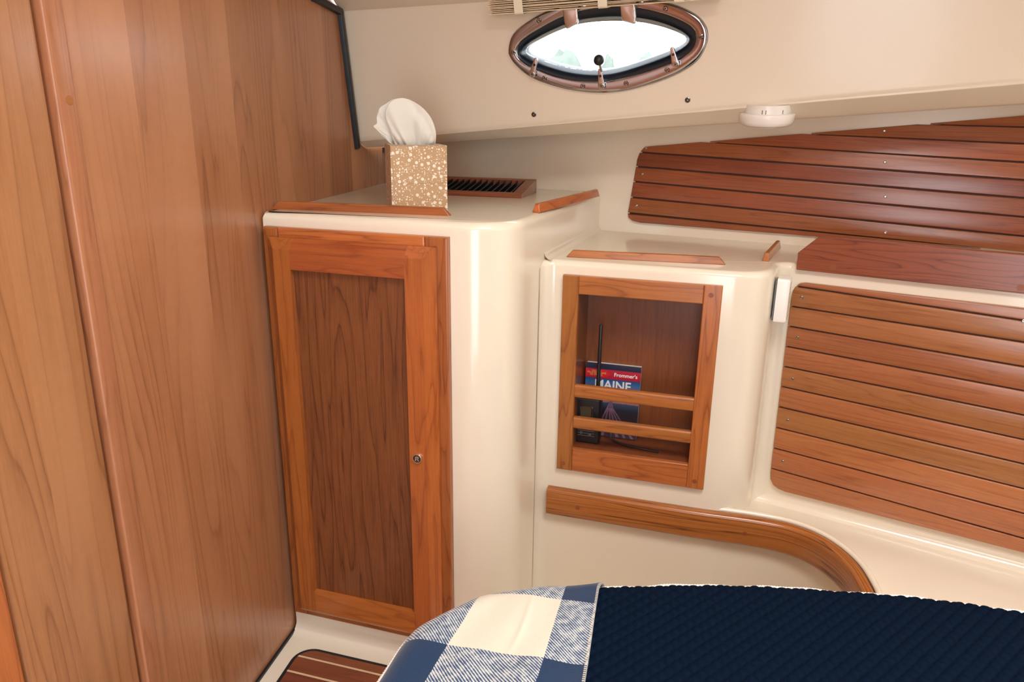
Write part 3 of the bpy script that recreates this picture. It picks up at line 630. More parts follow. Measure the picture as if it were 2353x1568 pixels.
# ------------------------------------------------------------------ berth rim: curved rail, shelf, well wall
rail_l = SF.hit(1262, 1114, 0); ZR = rail_l[2]
R0 = SF.w(SF.uv(1261, 1114)[0], 0)[:2]
pts = [R0] + [SF.w(SF.uv(x, y)[0], 0)[:2] for x, y in ((1450, 1141), (1600, 1163))] + [atz(x, y, ZR)[:2] for x, y in ((1740, 1186), (1830, 1206), (1905, 1240), (1968, 1292), (2006, 1352), (2012, 1376))]
RP = catmull(pts, 10); RP = [np.array(p) for p in RP]
def offs(path, d):
    o = []
    for i, p in enumerate(path):
        t = unit(path[min(i + 1, len(path) - 1)] - path[max(i - 1, 0)]); o.append(p + np.array([t[1], -t[0]]) * d)
    return o
RH, RT = .066, .021
cs = [(RT - .0, -RH), (RT, -.010), (RT - .0015, -.005), (RT - .005, -.0015), (RT - .010, 0), (.004, 0), (.001, -.001), (.0005, -.004), (.0005, -RH)]
cs = [(RT - .004, -RH), (RT - .001, -RH + .0015), (RT, -RH + .005)] + cs[1:]
offp = {d: offs(RP, d) for d in {c[0] for c in cs}}
rm = MB(); nC = len(cs); lens = np.concatenate([[0], np.cumsum([np.linalg.norm(RP[i + 1] - RP[i]) for i in range(len(RP) - 1)])])
for i in range(len(RP)): rm.v += [(*offp[d][i], ZR + h) for d, h in cs]
for i in range(len(RP) - 1):
    for j in range(nC): jj = (j + 1) % nC; rm.f.append((i * nC + j, (i + 1) * nC + j, (i + 1) * nC + jj, i * nC + jj))
rm.f += [tuple(range(nC)), tuple((len(RP) - 1) * nC + j for j in range(nC - 1, -1, -1))]
ro = thing('grab_rail', flat(V3(*RP[0], ZR - RH)), 'curved cherry grab rail running below the bookshelf towards the berth', 'rail')
rob = rm.build('rail', M_rail, W0, ro, smooth=True, sharp=50)
cl = np.concatenate([[0], np.cumsum([math.hypot(cs[j + 1][0] - cs[j][0], cs[j + 1][1] - cs[j][1]) for j in range(nC - 1)])])
uvl = rob.data.uv_layers.new(name='uv')
for p in rob.data.polygons:
    for li_, vi in zip(p.loop_indices, p.vertices): uvl.data[li_].uv = (lens[vi // nC], cl[vi % nC] if vi % nC else 0)
for x, y in ((1327, 1167), (1713, 1234)):
    h = SF.hit(x, y, RT) if x < 1600 else None
    if h is None:
        i = int(np.argmin([abs(np.array([(lambda c: CX + F * c[0] / c[2])(CM.T @ (V3(*p, ZR - .03) - CAM))]) - x).sum() for p in offp[RT]])); t = unit(RP[i + 1] - RP[i - 1]); fr = Plane(V3(*offp[RT][i], ZR - .036), V3(t[0], t[1], 0))
    else: fr = Plane(h, SF.U)
    MB().lathe([(.005, 0), (.005, .0005)], 16).build('plug', M_plug, fr, ro)
# berth shelf behind the rail and the well wall beneath it
ro_in = offs(RP, -.002); iS = 20
near = ro_in[-1]; tail = [near + np.array([.03, -.14]), near + np.array([.03, -.9])]
ZW = ZR - .038; iF = 14; rimp = ro_in[iF:] + tail; kk = np.linspace(0, 1, len(rimp)); G = []
wallu = np.interp(kk, [0, .35, .75, .93, 1], [HL.loc(V3(*qW, 0))[0] - .04, .06, .45, 1.2, 1.9])
for t in np.linspace(0, 1, 9): G.append([V3(*(np.array(p) * (1 - t) + HL.w(wu_, 0, -.01)[:2] * t), (ZR - .002) * (1 - t) + ZW * t) for p, wu_ in zip(rimp, wallu)])
bs = MB().grid(G).build('trim_4', M_gel, smooth=True, sharp=60); tag(bs, 'cream berth shelf between the lower planks and the curved rail', kind='structure')
wg = [[V3(*p, ZR - .003) for p in ro_in[iS - 2:]] + [V3(*p, ZR - .003) for p in tail], [V3(*p, .001) for p in ro_in[iS - 2:]] + [V3(*p, .001) for p in tail]]
ww = MB().grid(wg).build('trim_5', M_gel, smooth=True); tag(ww, 'cream inner wall of the berth well below the rail', kind='structure')
bead = [V3(*p, ZR - .0005) for p in offs(RP, -.007)[iS - 4:]]
bb = MB().tube(bead, .006, 10).build('trim_6', M_gel, smooth=True); tag(bb, 'raised cream bead running along the outside of the curved rail', kind='structure')
# coves: hull side to berth shelf, shelf unit foot
cvg = []
for i in range(7): a = math.pi / 2 * i / 6; cvg.append([HL.w(u, ZW - HL.O[2] + .026 * (1 - math.cos(a)) + .004 * (1 - math.sin(a)), .026 * (1 - math.sin(a))) for u in np.linspace(-.06, 1.9, 12)])
c6 = MB().grid(cvg).build('trim_7', M_gel, smooth=True); tag(c6, 'cream cove between lower hull side and berth shelf', kind='structure')

# ------------------------------------------------------------------ porthole
pw = thing('window_1', TR.at(*por_c), 'oval porthole with polished steel ring and black gasket', kind='structure')
def loft(rings, closed_last=False):
    m = MB(); k = len(rings[0][0])
    for pts, h in rings: m.v += [(x, y, h) for x, y in pts]
    for g_ in range(len(rings) - 1):
        for i in range(k): j = (i + 1) % k; m.f.append((g_ * k + i, g_ * k + j, (g_ + 1) * k + j, (g_ + 1) * k + i))
    return m
lerp = lambda A, B, t: [(a[0] + (b[0] - a[0]) * t, a[1] + (b[1] - a[1]) * t) for a, b in zip(A, B)]
loft([(pOut, 0), (lerp(pOut, pInn, .03), .004), (lerp(pOut, pInn, .10), .0068), (lerp(pOut, pInn, .2), .0075), (lerp(pOut, pInn, .85), .0072), (lerp(pOut, pInn, .95), .006), (pInn, .004), (lerp(pInn, pGl, .02), -.002)]).build('ring', M_chrome, TR, pw, smooth=True, sharp=60)
loft([(pInn, .002), (lerp(pInn, pGl, .3), .001), (lerp(pInn, pGl, .42), -.004), (lerp(pInn, pGl, .6), -.006), (lerp(pInn, pGl, .7), -.013), (pGl, -.022), (pGl, -.05)]).build('gasket', M_gask, TR, pw, smooth=True, sharp=60)
MB().prism(pGl, -.032, -.028).build('pane', M_glass, TR, pw)
loft([(pGl, -.05), (pGl, -.06)]).build('spigot', M_gel, TR, pw, smooth=True)
zp = lambda x, y: (1100 + x / zz, y / zz)
for x, y in ((543, 185), (312, 470), (593, 705), (938, 775), (1328, 752), (1697, 630), (2003, 333), (1682, 78)):
    u, v = TR.uv(*zp(x, y), .0075); s = MB().lathe([(.0058, 0), (.0055, .0012), (.0042, .0018), (.0036, .0006), (.0001, .0004)], 18).build('screw', M_chrome, TR.at(u, v, .0073), pw, smooth=True)
    MB().box(-.0022, .0022, -.0006, .0006, .0005, .0009).box(-.0006, .0006, -.0022, .0022, .0005, .0009).build('screw_slot', M_dark, TR.at(u, v, .0073, .4), s)
for qs in (((750, 62), (885, 55), (893, 175), (888, 215), (785, 268), (765, 200)), ((1265, 25), (1405, 20), (1418, 150), (1410, 222), (1290, 190), (1275, 110))):
    uv = [TR.uv(*zp(x, y), .018) for x, y in qs]; c = np.mean(uv, 0); hp = [(x - c[0], y - c[1]) for x, y in uv]
    hg = MB().prism(roundpoly(hp, .004, 4), .010, .017, .003).build('hinge', M_hinge, TR.at(*c), pw, smooth=True)
    d = unit(np.array(uv[1]) - uv[0]); fr = TR.at(uv[0][0] - c[0] * 0, uv[0][1], .013)
    a, b = np.array(uv[0]) - d * .006, np.array(uv[1]) + d * .014
    MB().tube([(*a, .013), (*b, .013)], .0055, 14).build('hinge_pin', M_chrome, TR, hg, smooth=True)
    for t in (.0, .35, .7): e_ = np.array(uv[1]) + d * (.003 + .004 * t * 3 / 2); MB().tube([(*e_, .013), (*(e_ + d * .0018), .013)], .0068, 14).build('hinge_washer', M_dark, TR, hg, smooth=True)
for (x0, y0), (x1, y1) in (((515, 535), (482, 672)), ((1092, 632), (1106, 778)), ((1742, 440), (1772, 583))):
    a, b = np.array(TR.uv(*zp(x0, y0), .016)), np.array(TR.uv(*zp(x1, y1), .016)); L = np.linalg.norm(b - a); d = (b - a) / L; c = (a + b) / 2; ang = math.atan2(d[1], d[0]); fr = TR.at(c[0], c[1], 0, ang)
    pts = [(-L / 2 * 1.0 + .0035 * math.cos(q_), .0042 * math.sin(q_)) for q_ in np.linspace(math.pi * .5, math.pi * 1.5, 9)] + [(L / 2 * .96 + .0075 * math.cos(q_), .0078 * math.sin(q_)) for q_ in np.linspace(-math.pi / 2, math.pi / 2, 11)]
    dog = MB().prism(pts, .0125, .0175, .0015).build('latch', M_hinge, fr, pw, smooth=True)
    MB().lathe([(.003, 0), (.003, .0003)], 14).build('latch_hole', M_dark, fr.at(-L * .14, 0, .0176), dog); MB().lathe([(.0062, .006), (.0062, .0178), (.0052, .0182), (.0052, .0176), (.0001, .0176)], 18).build('latch_screw', M_steel, fr.at(L / 2 * .96, 0, 0), dog, smooth=True)
    MB().box(-.0032, .0032, -.0006, .0006, .0178, .0181).box(-.0006, .0006, -.0032, .0032, .0178, .0181).build('latch_slot', M_dark, fr.at(L / 2 * .96, 0, 0, .5), dog)
u, v = TR.uv(*zp(1085, 540), .02); bl = [(.0001, -.0118)] + [(.0118 * math.sin(a), -.0118 * math.cos(a)) for a in np.linspace(.15, math.pi - .15, 14)] + [(.0001, .0118)]
kn = MB().lathe(bl, 24).build('knob', M_black, TR.at(u, v, .022), pw, smooth=True); MB().tube([(u, v - .010, .018), (u + .0015, v - .026, .015)], .003, 10).build('knob_stem', M_chrome, TR, kn, smooth=True)
for i, (x, y) in enumerate(((1227, 263), (1580, 230))):
    u, v = TR.uv(x, y); so = thing('snap_stud', TR.at(u, v), 'small steel snap stud under the porthole on the side ' + ('towards the tissue box' if i == 0 else 'towards the round white detector'), 'stud', 'snap studs under the porthole')
    MB().lathe([(.0062, 0), (.006, .0012), (.0045, .002), (.004, .0012), (.0025, .0012), (.002, .0028), (.0001, .003)], 20).build('cap', M_steel, TR.at(u, v), so, smooth=True)
    MB().lathe([(.0042, .0014), (.0024, .0014)], 20, False).build('groove', M_dark, TR.at(u, v), so)

# ------------------------------------------------------------------ folded blind above the porthole
def bamboo():
    m = N('bamboo_slat'); tc = m.n('ShaderNodeTexCoord'); mp = m.n('ShaderNodeMapping'); mp.inputs['Scale'].default_value = (3, 400, 400); m.l(tc.outputs['Object'], mp.inputs[0]); n = m.n('ShaderNodeTexNoise'); n.inputs['Scale'].default_value = 1; m.l(mp.outputs[0], n.inputs['Vector'])
    return m.out(m.mix(n.outputs['Fac'], (.74, .58, .36), (.90, .79, .58)), .55)
M_bam = bamboo(); M_rib = plain('ribbon_cream', (.84, .77, .58), .6)
NB = .035
a, b = np.array(TR.uv(1124, 14, NB)), np.array(TR.uv(1480, -14, NB)); d = unit(b - a); ang = math.atan2(d[1], d[0]); BL = .50
bf = TR.at(a[0], a[1], 0, ang); sb = thing('folded_blind', bf, 'folded cream slatted blind tied up above the porthole', 'blind')
for i in range(11):
    h = -.0165 + i * .0036; t = rng.normal(0, .0006); x0 = rng.uniform(-.001, .004)
    fr = bf.at(0, h + t, NB + rng.uniform(-.004, .004), rng.normal(0, .0035)); MB().prism(rect(x0, BL, -.0008, .0008), -.012, .012, .0004, 1).build('slat', M_bam, fr, sb)
for x in (.075, .262, .42):
    pl_ = rrect(NB - .0175, NB + .0175, -.0205, .026, .006, 5); m = MB(); k = len(pl_); inn = inset(ccw(pl_), .0008); P_ = ccw(pl_)
    m.v += [(x + .0 + xx, v, n_) for xx in (-.010, .010) for n_, v in P_] + [(x + xx, v, n_) for xx in (-.010, .010) for n_, v in inn]
    for i in range(k):
        j = (i + 1) % k; m.f += [(i, j, k + j, k + i), (2 * k + j, 2 * k + i, 3 * k + i, 3 * k + j), (i, 2 * k + i, 2 * k + j, j), (k + j, 3 * k + j, 3 * k + i, k + i)]
    m.build('tie_ribbon', M_rib, bf, sb, smooth=True)

# ------------------------------------------------------------------ round cover under the headliner nose, alarm box on the shelf unit
cpos = along(.5 * FBl + .5 * CBl, 1763, 258, TD); pk = flat(cpos + V3(0, 0, 0), -20)
pk.N = unit(V3(.03, .10, -1)); pk.U = unit(np.cross(V3(0, 1, 0), pk.N)); pk.V = np.cross(pk.N, pk.U); sc = np.linalg.norm(cpos - CAM) / 1776
dsm = thing('round_cover', pk, 'round white plastic detector under the edge of the headliner', 'detector')
MB().lathe([(49 * sc, -17 * sc), (49 * sc, 2 * sc)], 40).build('base_ring', M_white, pk, dsm, smooth=True, sharp=30)
MB().lathe([(56 * sc, 1 * sc), (58 * sc, 3 * sc), (58 * sc, 9 * sc), (57 * sc, 18 * sc), (53 * sc, 25 * sc), (46 * sc, 28 * sc), (44 * sc, 27 * sc), (0.0001, 27 * sc)], 48).build('dome', M_white, pk, dsm, smooth=True, sharp=50)
MB().lathe([(30 * sc, 26 * sc), (29 * sc, 31 * sc), (0.0001, 31 * sc)], 32).build('test_button', M_white2, pk, dsm, smooth=True)
for a in (-1.95, -1.2, -1.05): k = pk.at(49 * sc * math.cos(a), 49 * sc * math.sin(a), 0, a); MB().box(-.0003, .0004, -.0008, .0008, -8 * sc, 0).build('seam', M_grey, k, dsm)
# alarm box on the right side of the shelf unit: its back is on the side face
al_a = (lambda d: CAM + d * (1.487 / d[1]))(ray(1772, 742)); SDp = Plane(al_a, dS); va = 0.0
vb = SDp.uv(1778, 652)[1]
alc = SDp.at(0, 0); al = thing('alarm_box', alc, 'small white plastic alarm box on the side of the shelf unit', 'alarm')
hh = vb - va; dd = .046
MB().prism(rrect(0, dd, 0, hh, .006), .003, .028, .005).build('case', M_white, alc, al, smooth=True)
MB().prism(rrect(.003, dd - .003, .004, hh - .004, .004), -.001, .003).build('back_plate', M_grey, alc, al)
gr = MB()
for i in range(4):
    for j in range(8): gr.prism([(.012 + i * .008 + .0016 * math.cos(q_), .012 + j * .010 + .0016 * math.sin(q_)) for q_ in np.linspace(0, 2 * math.pi, 7)[:-1]], .0279, .0284)
gr.build('grille_dots', plain('grille_tan', (.45, .3, .2), .6), alc, al)

# ------------------------------------------------------------------ air vent on the cabinet top
va_, vb_ = atz(1198, 456, ZC), atz(950, 446, ZC); vU = unit(va_ - vb_); vL = np.linalg.norm(va_ - vb_)
vf = Plane(vb_, vU); Bk = -vf.N; vbk = atz(1236, 442, ZC); vD = float((vbk - va_) @ Bk); vf = Plane(vb_, vU)
K = Plane(vb_, vU); K.V, K.N = Bk, Zv.copy(); K.U = vU     # U right, V back, N up
vent = thing('air_vent', K, 'sloping cherry louvred air vent on the cabinet top', 'vent'); h0, h1 = .009, .034
def wedge(u0, u1, v0, v1):
    hh = lambda v: h0 + (h1 - h0) * v / vD; m = MB(); m.add([(u0, v0, 0), (u1, v0, 0), (u1, v1, 0), (u0, v1, 0), (u0, v0, hh(v0)), (u1, v0, hh(v0)), (u1, v1, hh(v1)), (u0, v1, hh(v1))], [(0, 3, 2, 1), (4, 5, 6, 7), (0, 1, 5, 4), (1, 2, 6, 5), (2, 3, 7, 6), (3, 0, 4, 7)]); return m
fwv = .022
for nm, bx in (('frame_front', (0, vL, 0, .020)), ('frame_back', (0, vL, vD - .016, vD)), ('frame_side', (0, .026, .020, vD - .016)), ('frame_side', (vL - .026, vL, .020, vD - .016))): wedge(*bx).build(nm, M_board, K, vent, bevel=.001)
MB().box(.026, vL - .026, .02, vD - .016, 0.0003, .002).build('duct', M_dark, K, vent)
ns = 14; v0, v1 = .0201, vD - .0161; hs = lambda v: h0 + (h1 - h0) * v / vD
for i in range(ns):
    u = .026 + (vL - .052) * (i + .5) / ns; m = MB(); w_ = .0022
    m.add([(u - w_ - .004, v0, .003), (u - .004 + w_, v0, .003), (u + w_ + .002, v0, hs(v0) - .001), (u - w_ + .002, v0, hs(v0) - .001), (u - w_ - .004, v1, .003), (u - .004 + w_, v1, .003), (u + w_ + .002, v1, hs(v1) - .002), (u - w_ + .002, v1, hs(v1) - .002)], [(0, 1, 2, 3), (7, 6, 5, 4), (0, 4, 5, 1), (1, 5, 6, 2), (2, 6, 7, 3), (3, 7, 4, 0)])
    m.build('louvre', M_rubber, K, vent)

# ------------------------------------------------------------------ tissue box
tb = atz(1028.5, 480, ZC); a_t = math.radians(15); tU = V3(math.cos(a_t), math.sin(a_t), 0); TW, TH_ = .118, .131; ta = tb - tU * TW
TB = Plane(ta, tU); TB.V, TB.N = -Plane(ta, tU).N, Zv.copy(); tbx = thing('tissue_box', TB, 'tan cube tissue box with white dots on the cabinet top', 'tissue box')
def dots():
    m = N('dotted_carton'); tc = m.n('ShaderNodeTexCoord'); sp = m.n('ShaderNodeSeparateXYZ'); m.l(tc.outputs['Object'], sp.inputs[0]); f = None
    cb = m.n('ShaderNodeCombineXYZ'); m.l(m.math('ADD', sp.outputs[0], sp.outputs[1]), cb.inputs[0]); m.l(sp.outputs[2], cb.inputs[1])
    for sc_, th, off_, rn, gate in ((80, .26, 0, .8, .42), (130, .23, 3.3, .9, .28), (190, .22, 7.1, .9, .26), (280, .2, 1.7, .9, .2)):
        mp = m.n('ShaderNodeMapping'); mp.inputs['Location'].default_value = (off_, off_ * 1.3, 0); m.l(cb.outputs[0], mp.inputs[0])
        v = m.n('ShaderNodeTexVoronoi', voronoi_dimensions='2D'); v.inputs['Scale'].default_value = sc_; v.inputs['Randomness'].default_value = rn; m.l(mp.outputs[0], v.inputs['Vector'])
        q_ = m.math('LESS_THAN', v.outputs['Distance'], th); sr = m.n('ShaderNodeSeparateColor'); m.l(v.outputs['Color'], sr.inputs[0]); q_ = m.math('MULTIPLY', q_, m.math('LESS_THAN', sr.outputs[0], gate)); f = q_ if f is None else m.math('MAXIMUM', f, q_)
    return m.out(m.mix(f, (.49, .315, .165), (.84, .76, .62)), .38, 0, .5, .15, .2)
M_dots = dots(); M_fold = plain('carton_crease', (.36, .21, .09), .6)
e_ = .0004
MB().box(0, TW, 0, e_ * 2, 0, TH_).build('front_panel', M_dots, TB, tbx); MB().box(0, TW, TW - 2 * e_, TW, 0, TH_).build('back_panel', M_dots, TB, tbx)
MB().box(0, 2 * e_, 2 * e_, TW - 2 * e_, 0, TH_).build('side_panel', M_dots, TB, tbx); MB().box(TW - 2 * e_, TW, 2 * e_, TW - 2 * e_, 0, TH_).build('side_panel', M_dots, TB, tbx); MB().box(2 * e_, TW - 2 * e_, 2 * e_, TW - 2 * e_, 0, .001).build('bottom_panel', M_dots, TB, tbx)
# top with an oval slot
ov_ = [(TW / 2 + .045 * math.cos(q_), TW / 2 + .022 * math.sin(q_)) for q_ in np.linspace(0, 2 * math.pi, 33)[:-1]]; sqv = []
for x, y in ov_:
    dx, dy = x - TW / 2, y - TW / 2; t = TW / 2 / max(abs(dx), abs(dy)); sqv.append((TW / 2 + dx * t, TW / 2 + dy * t))
tp = MB(); tp.v += [(x, y, TH_) for x, y in ov_] + [(x, y, TH_) for x, y in sqv] + [(0, 0, TH_), (TW, 0, TH_), (TW, TW, TH_), (0, TW, TH_)]
for i in range(32): j = (i + 1) % 32; tp.f.append((32 + i, 32 + j, j, i))
for ci, k in ((66, 4), (67, 12), (64, 20), (65, 28)):
    c = np.array(tp.v[ci][:2]); lo = [i for i in range(32)]; ii = sorted(lo, key=lambda i: np.linalg.norm(np.array(sqv[i]) - c))[:2]; tp.f.append((ci, 32 + ii[0], 32 + ii[1]))
tp.build('top_panel', M_dots, TB, tbx, solid=.0008)
# glued flap: a thin second sheet with rounded lower corners
flp = roundpoly([(.006, .054), (TW - .006, .054), (TW - .002, TH_ - .001), (.001, TH_ - .001)], [.007, .007, .001, .001], 5)
def onfront(m): m.v = [(x, -n_, y) for x, y, n_ in m.v]; return m
onfront(MB().prism(flp, .0001, .0009)).build('front_flap', M_dots, TB, tbx); onfront(MB().prism(inset(ccw(flp), -.0005), .00005, .0003)).build('flap_crease', M_fold, TB, tbx)
onfront(MB().box(.0065, .0071, .001, .054, .0, .0003)).build('fold_line', M_fold, TB, tbx)
# tissue: two crumpled sheets rising from the slot
def sheet(sil, base, n, m, depth0, bend, folds, seed):
    r = np.random.default_rng(seed); ph = r.uniform(0, 6, 6); S = catmull(sil, 12); B0, B1 = base
    L = np.concatenate([[0], np.cumsum(np.linalg.norm(np.diff(S, axis=0), axis=1))]); L /= L[-1]; G = []
    for j in range(m + 1):
        t = j / m; row = []
        for i in range(n + 1):
            s = i / n; top_ = np.array([np.interp(s, L, S[:, 0]), np.interp(s, L, S[:, 1])]); bs_ = np.array(B0) + (np.array(B1) - B0) * s
            q = bs_ + (top_ - bs_) * t; y = depth0 + bend * (s - .5) * t - .028 * math.sin(math.pi * s) * t * (1 - .55 * t)
            for k, (fq, am) in enumerate(folds): y += am * math.sin(fq * s * (1 - .15 * t) + ph[k]) * (.35 + .65 * (1 - t) ** .5 * 1.0) + am * .35 * math.sin(fq * .6 * s + 9 * t + ph[k] * 2)
            y += .0007 * math.sin(31 * s + 7 * t + ph[4]) * math.sin(9 * t - 11 * s + ph[5])
            row.append((q[0], y, q[1]))
        G.append(row)
    return G
TSP = Plane(TB.O + TB.V * TW / 2, TB.U); pxs = lambda x, y: TSP.uv(x, y)
sil1 = [pxs(*p) for p in ((908, 332), (896, 300), (884, 262), (895, 234), (915, 226), (935, 228), (958, 240), (978, 258), (992, 280), (999, 305), (999, 325), (996, 336))]
tsu = thing('tissue', TB.at(TW / 2, TW / 2, TH_), 'crumpled white tissue sticking out of the dotted box', 'tissue')
MB().grid(sheet(sil1, ((TW / 2 - .04, TH_ - .004), (TW / 2 + .042, TH_ - .004)), 70, 40, TW / 2 - .004, -.01, ((15, .0045), (27, .0018), (44, .0011), (71, .0006)), 3)).build('front_ply', M_tissue, TB, tsu, smooth=True, sharp=180, solid=.0004)
sil2 = [pxs(*p) for p in ((906, 334), (895, 328), (880, 313), (866, 298), (858, 290), (866, 284), (866, 268), (873, 248), (888, 238), (905, 228), (930, 226))]
MB().grid(sheet(sil2, ((TW / 2 - .042, TH_ - .004), (TW / 2 + .01, TH_ - .004)), 60, 36, TW / 2 + .014, .006, ((11, .0035), (23, .0016), (40, .0012), (66, .0006)), 5)).build('rear_ply', M_tissue, TB, tsu, smooth=True, sharp=180, solid=.0004)

# ------------------------------------------------------------------ sole inlay (teak planks with light strips)
fa_ = atz(700, 1497, 0); ang = -16.7
IN = flat(atz(683, 1511, 0), math.degrees(math.atan2(*(atz(860, 1553, 0) - atz(683, 1511, 0))[1::-1]))); uvf = lambda x, y: (lambda p: (float(p @ IN.U), float(p @ IN.V)))(atz(x, y, 0) - IN.O)
c_tl, c_tr, c_bl = uvf(688, 1490), uvf(862, 1525), uvf(628, 1580)
dl_ = unit(np.array(c_bl) - c_tl); vtop = (uvf(735, 1496)[1] + uvf(855, 1524)[1]) / 2
bl_ = np.array(c_tl) + dl_ * .62; outl = [(c_tl[0], vtop), tuple(bl_), (.27, bl_[1]), (.27, vtop)]
outl = roundpoly(ccw(outl), [.045] * 4, 8); inl = thing('sole_inlay', IN, 'teak striped floor panel edged in black beside the berth', 'floor panel')
MB().prism(outl, .0003, .004, .001).build('rubber_edge', M_rubber, IN, inl)
inner = inset(ccw(outl), .0085); pit = abs(uvf(683, 1511)[1] - uvf(657, 1545)[1]); 
vv = 0.0; k = 0; v_hi = vtop
edges = [vtop] + [-pit * i for i in range(0, 9)]
for i in range(len(edges) - 1):
    q = clip(list(inner), np.array([0, edges[i] - .0025]), np.array([-1., 0])); q = clip(q, np.array([0, edges[i + 1] + .0025]), np.array([1., 0]))
    if len(q) >= 3 and abs(area2(ccw(q))) > 1e-4: MB().prism(q, .001, .0055, .0006, 1).build('teak_plank', M_teak, IN, inl)
    q = clip(list(inner), np.array([0, edges[i + 1] + .0025]), np.array([-1., 0])); q = clip(q, np.array([0, edges[i + 1] - .0025]), np.array([1., 0]))
    if len(q) >= 3 and abs(area2(ccw(q))) > 1e-5: MB().prism(q, .001, .0054).build('light_strip', M_holly, IN, inl)

# ------------------------------------------------------------------ mattress, rope edge and blanket
ZM = CAMZ - .70; RM = .028
opx = [(2900, 1490), (2600, 1435), (2353, 1396), (2200, 1373), (2050, 1357), (1900, 1346), (1750, 1337), (1600, 1334), (1450, 1337), (1330, 1340), (1240, 1346), (1170, 1353), (1110, 1368), (1050, 1392), (998, 1415), (955, 1440), (925, 1476), (900, 1512), (868, 1562), (835, 1620), (800, 1690), (770, 1770)]
O2 = [atz(x, y, ZM)[:2] for x, y in opx]
O2 = [O2[0] + (O2[0] - O2[1]) * .6] + O2 + [O2[-1] + (O2[-1] - O2[-2]) * 1.2]
OP = catmull(O2, 8)
tn = np.gradient(OP, axis=0); tn /= np.linalg.norm(tn, axis=1)[:, None]; ON = np.stack([tn[:, 1], -tn[:, 0]], 1)      # outward normal
if (ON[60] @ (OP[60] - np.array([.2, .5]))) < 0: ON = -ON
def wrap(X, Y, lift, zlim):
    """plan points -> points on the crowned mattress: flat inside, rolled over the edge, hanging outside"""
    P = np.stack([X.ravel(), Y.ravel()], 1); out = np.zeros((len(P), 3)); nor = np.zeros((len(P), 3)); sdv = np.zeros(len(P))
    for s in range(0, len(P), 4000):
        q = P[s:s + 4000]; A, B = OP[:-1], OP[1:]; AB = B - A; t = np.clip(((q[:, None] - A) * AB).sum(2) / (AB ** 2).sum(1), 0, 1); c = A + AB * t[..., None]; d2 = ((q[:, None] - c) ** 2).sum(2); k = d2.argmin(1); ii = np.arange(len(q))
        cc = c[ii, k]; tt = t[ii, k][:, None]; nn = ON[k] * (1 - tt) + ON[k + 1] * tt; nn /= np.linalg.norm(nn, axis=1)[:, None]
        sd = ((q - cc) * nn).sum(1); sdv[s:s + 4000] = sd; R = RM + lift; base = cc - nn * RM
        sarc = sd + RM; ang = np.clip(sarc / R, 0, math.pi / 2); drop = np.maximum(0, sarc - R * math.pi / 2)
        ins_ = sarc <= 0
        xy = np.where(ins_[:, None], q, base + nn * (R * np.sin(ang))[:, None] + nn * (drop * .04)[:, None]); z = np.where(ins_, ZM + lift, ZM + lift - R * (1 - np.cos(ang)) - np.minimum(drop, zlim))
        out[s:s + 4000, :2] = xy; out[s:s + 4000, 2] = z; nor[s:s + 4000, :2] = np.where(ins_[:, None], 0, nn * np.sin(ang)[:, None]); nor[s:s + 4000, 2] = np.where(ins_, 1, np.cos(ang))
    return out, nor, sdv
def gridmesh(name, pts, n, m, keep, mat, parent, uv=None):
    idx = np.arange(n * m).reshape(n, m); q = np.stack([idx[:-1, :-1], idx[:-1, 1:], idx[1:, 1:], idx[1:, :-1]], -1).reshape(-1, 4); q = q[keep[q].all(1)]
    used = np.unique(q); mp = -np.ones(n * m, int); mp[used] = np.arange(len(used)); me = bpy.data.meshes.new(name); me.from_pydata(pts[used].tolist(), [], mp[q].tolist()); me.update()
    if uv is not None:
        l = me.uv_layers.new(name='uv'); vi = np.empty(len(me.loops), int); me.loops.foreach_get('vertex_index', vi); l.data.foreach_set('uv', uv[used][vi].ravel())
    o = link(name, me, mat, W0, parent, True); return o
def fabric(name, c1, c2, sheen=.4, sc=900, spec=.25):
    m = N(name); tc = m.n('ShaderNodeTexCoord'); n = m.n('ShaderNodeTexNoise'); n.inputs['Scale'].default_value = sc; n.inputs['Detail'].default_value = 2; m.l(tc.outputs['Object'], n.inputs['Vector'])
    m.b.inputs['Sheen Roughness'].default_value = .4; m.b.inputs['Sheen Tint'].default_value = (.35, .5, .8, 1)
    return m.out(m.mix(n.outputs['Fac'], c1, c2), .8, 0, spec, sheen=sheen, bump=n.outputs['Fac'], bs=.12)
M_quilt = fabric('navy_quilt', (.0007, .0042, .0125), (.0012, .0070, .0205), .0, spec=.06)
bed = thing('mattress', flat(V3(.25, .75, .3)), 'navy quilted berth mattress with white rope edging', 'mattress')
h_ = .0021; xs = np.arange(-.33, 1.0, h_); ys = np.arange(.30, 1.16, h_); X, Y = np.meshgrid(xs, ys)
pts, nor, sd = wrap(X, Y, 0, .14)
def fam(ang, sp, phase):
    a = math.radians(ang); t = (X * -math.sin(a) + Y * math.cos(a)).ravel() / sp + phase; return np.abs(((t) % 1) - .5) * 2     # 1 on the stitch line
fA, fB = fam(-56, .0157, .3), fam(38, .0152, .1)
puff = (1 - fA ** 3.2) * (1 - fB ** 3.2); soft = .9 + .1 * np.sin(X.ravel() * 90 + Y.ravel() * 60)
pts += nor * (puff * .0046 * soft)[:, None]
keep = (sd < .17)
gridmesh('quilted_cover', pts, len(ys), len(xs), keep, M_quilt, bed)
# foam core under the cover, base of the berth
inO = OP - ON * .012; loop = [tuple(p) for p in inO] + [(inO[-1][0], -.1), (inO[0][0], -.1)]
MB().prism(loop, ZM - .15, ZM - .035).build('foam', plain('foam_cream', (.6, .5, .35), .9), W0, bed)
inB = OP - ON * .03; lp = [tuple(p) for p in inB] + [(inB[-1][0], -.1), (inB[0][0], -.1)]
bb_ = MB().prism(lp, 0.0, ZM - .151).build('berth_base', M_gel); tag(bb_, 'cream berth base under the navy mattress', 'berth')
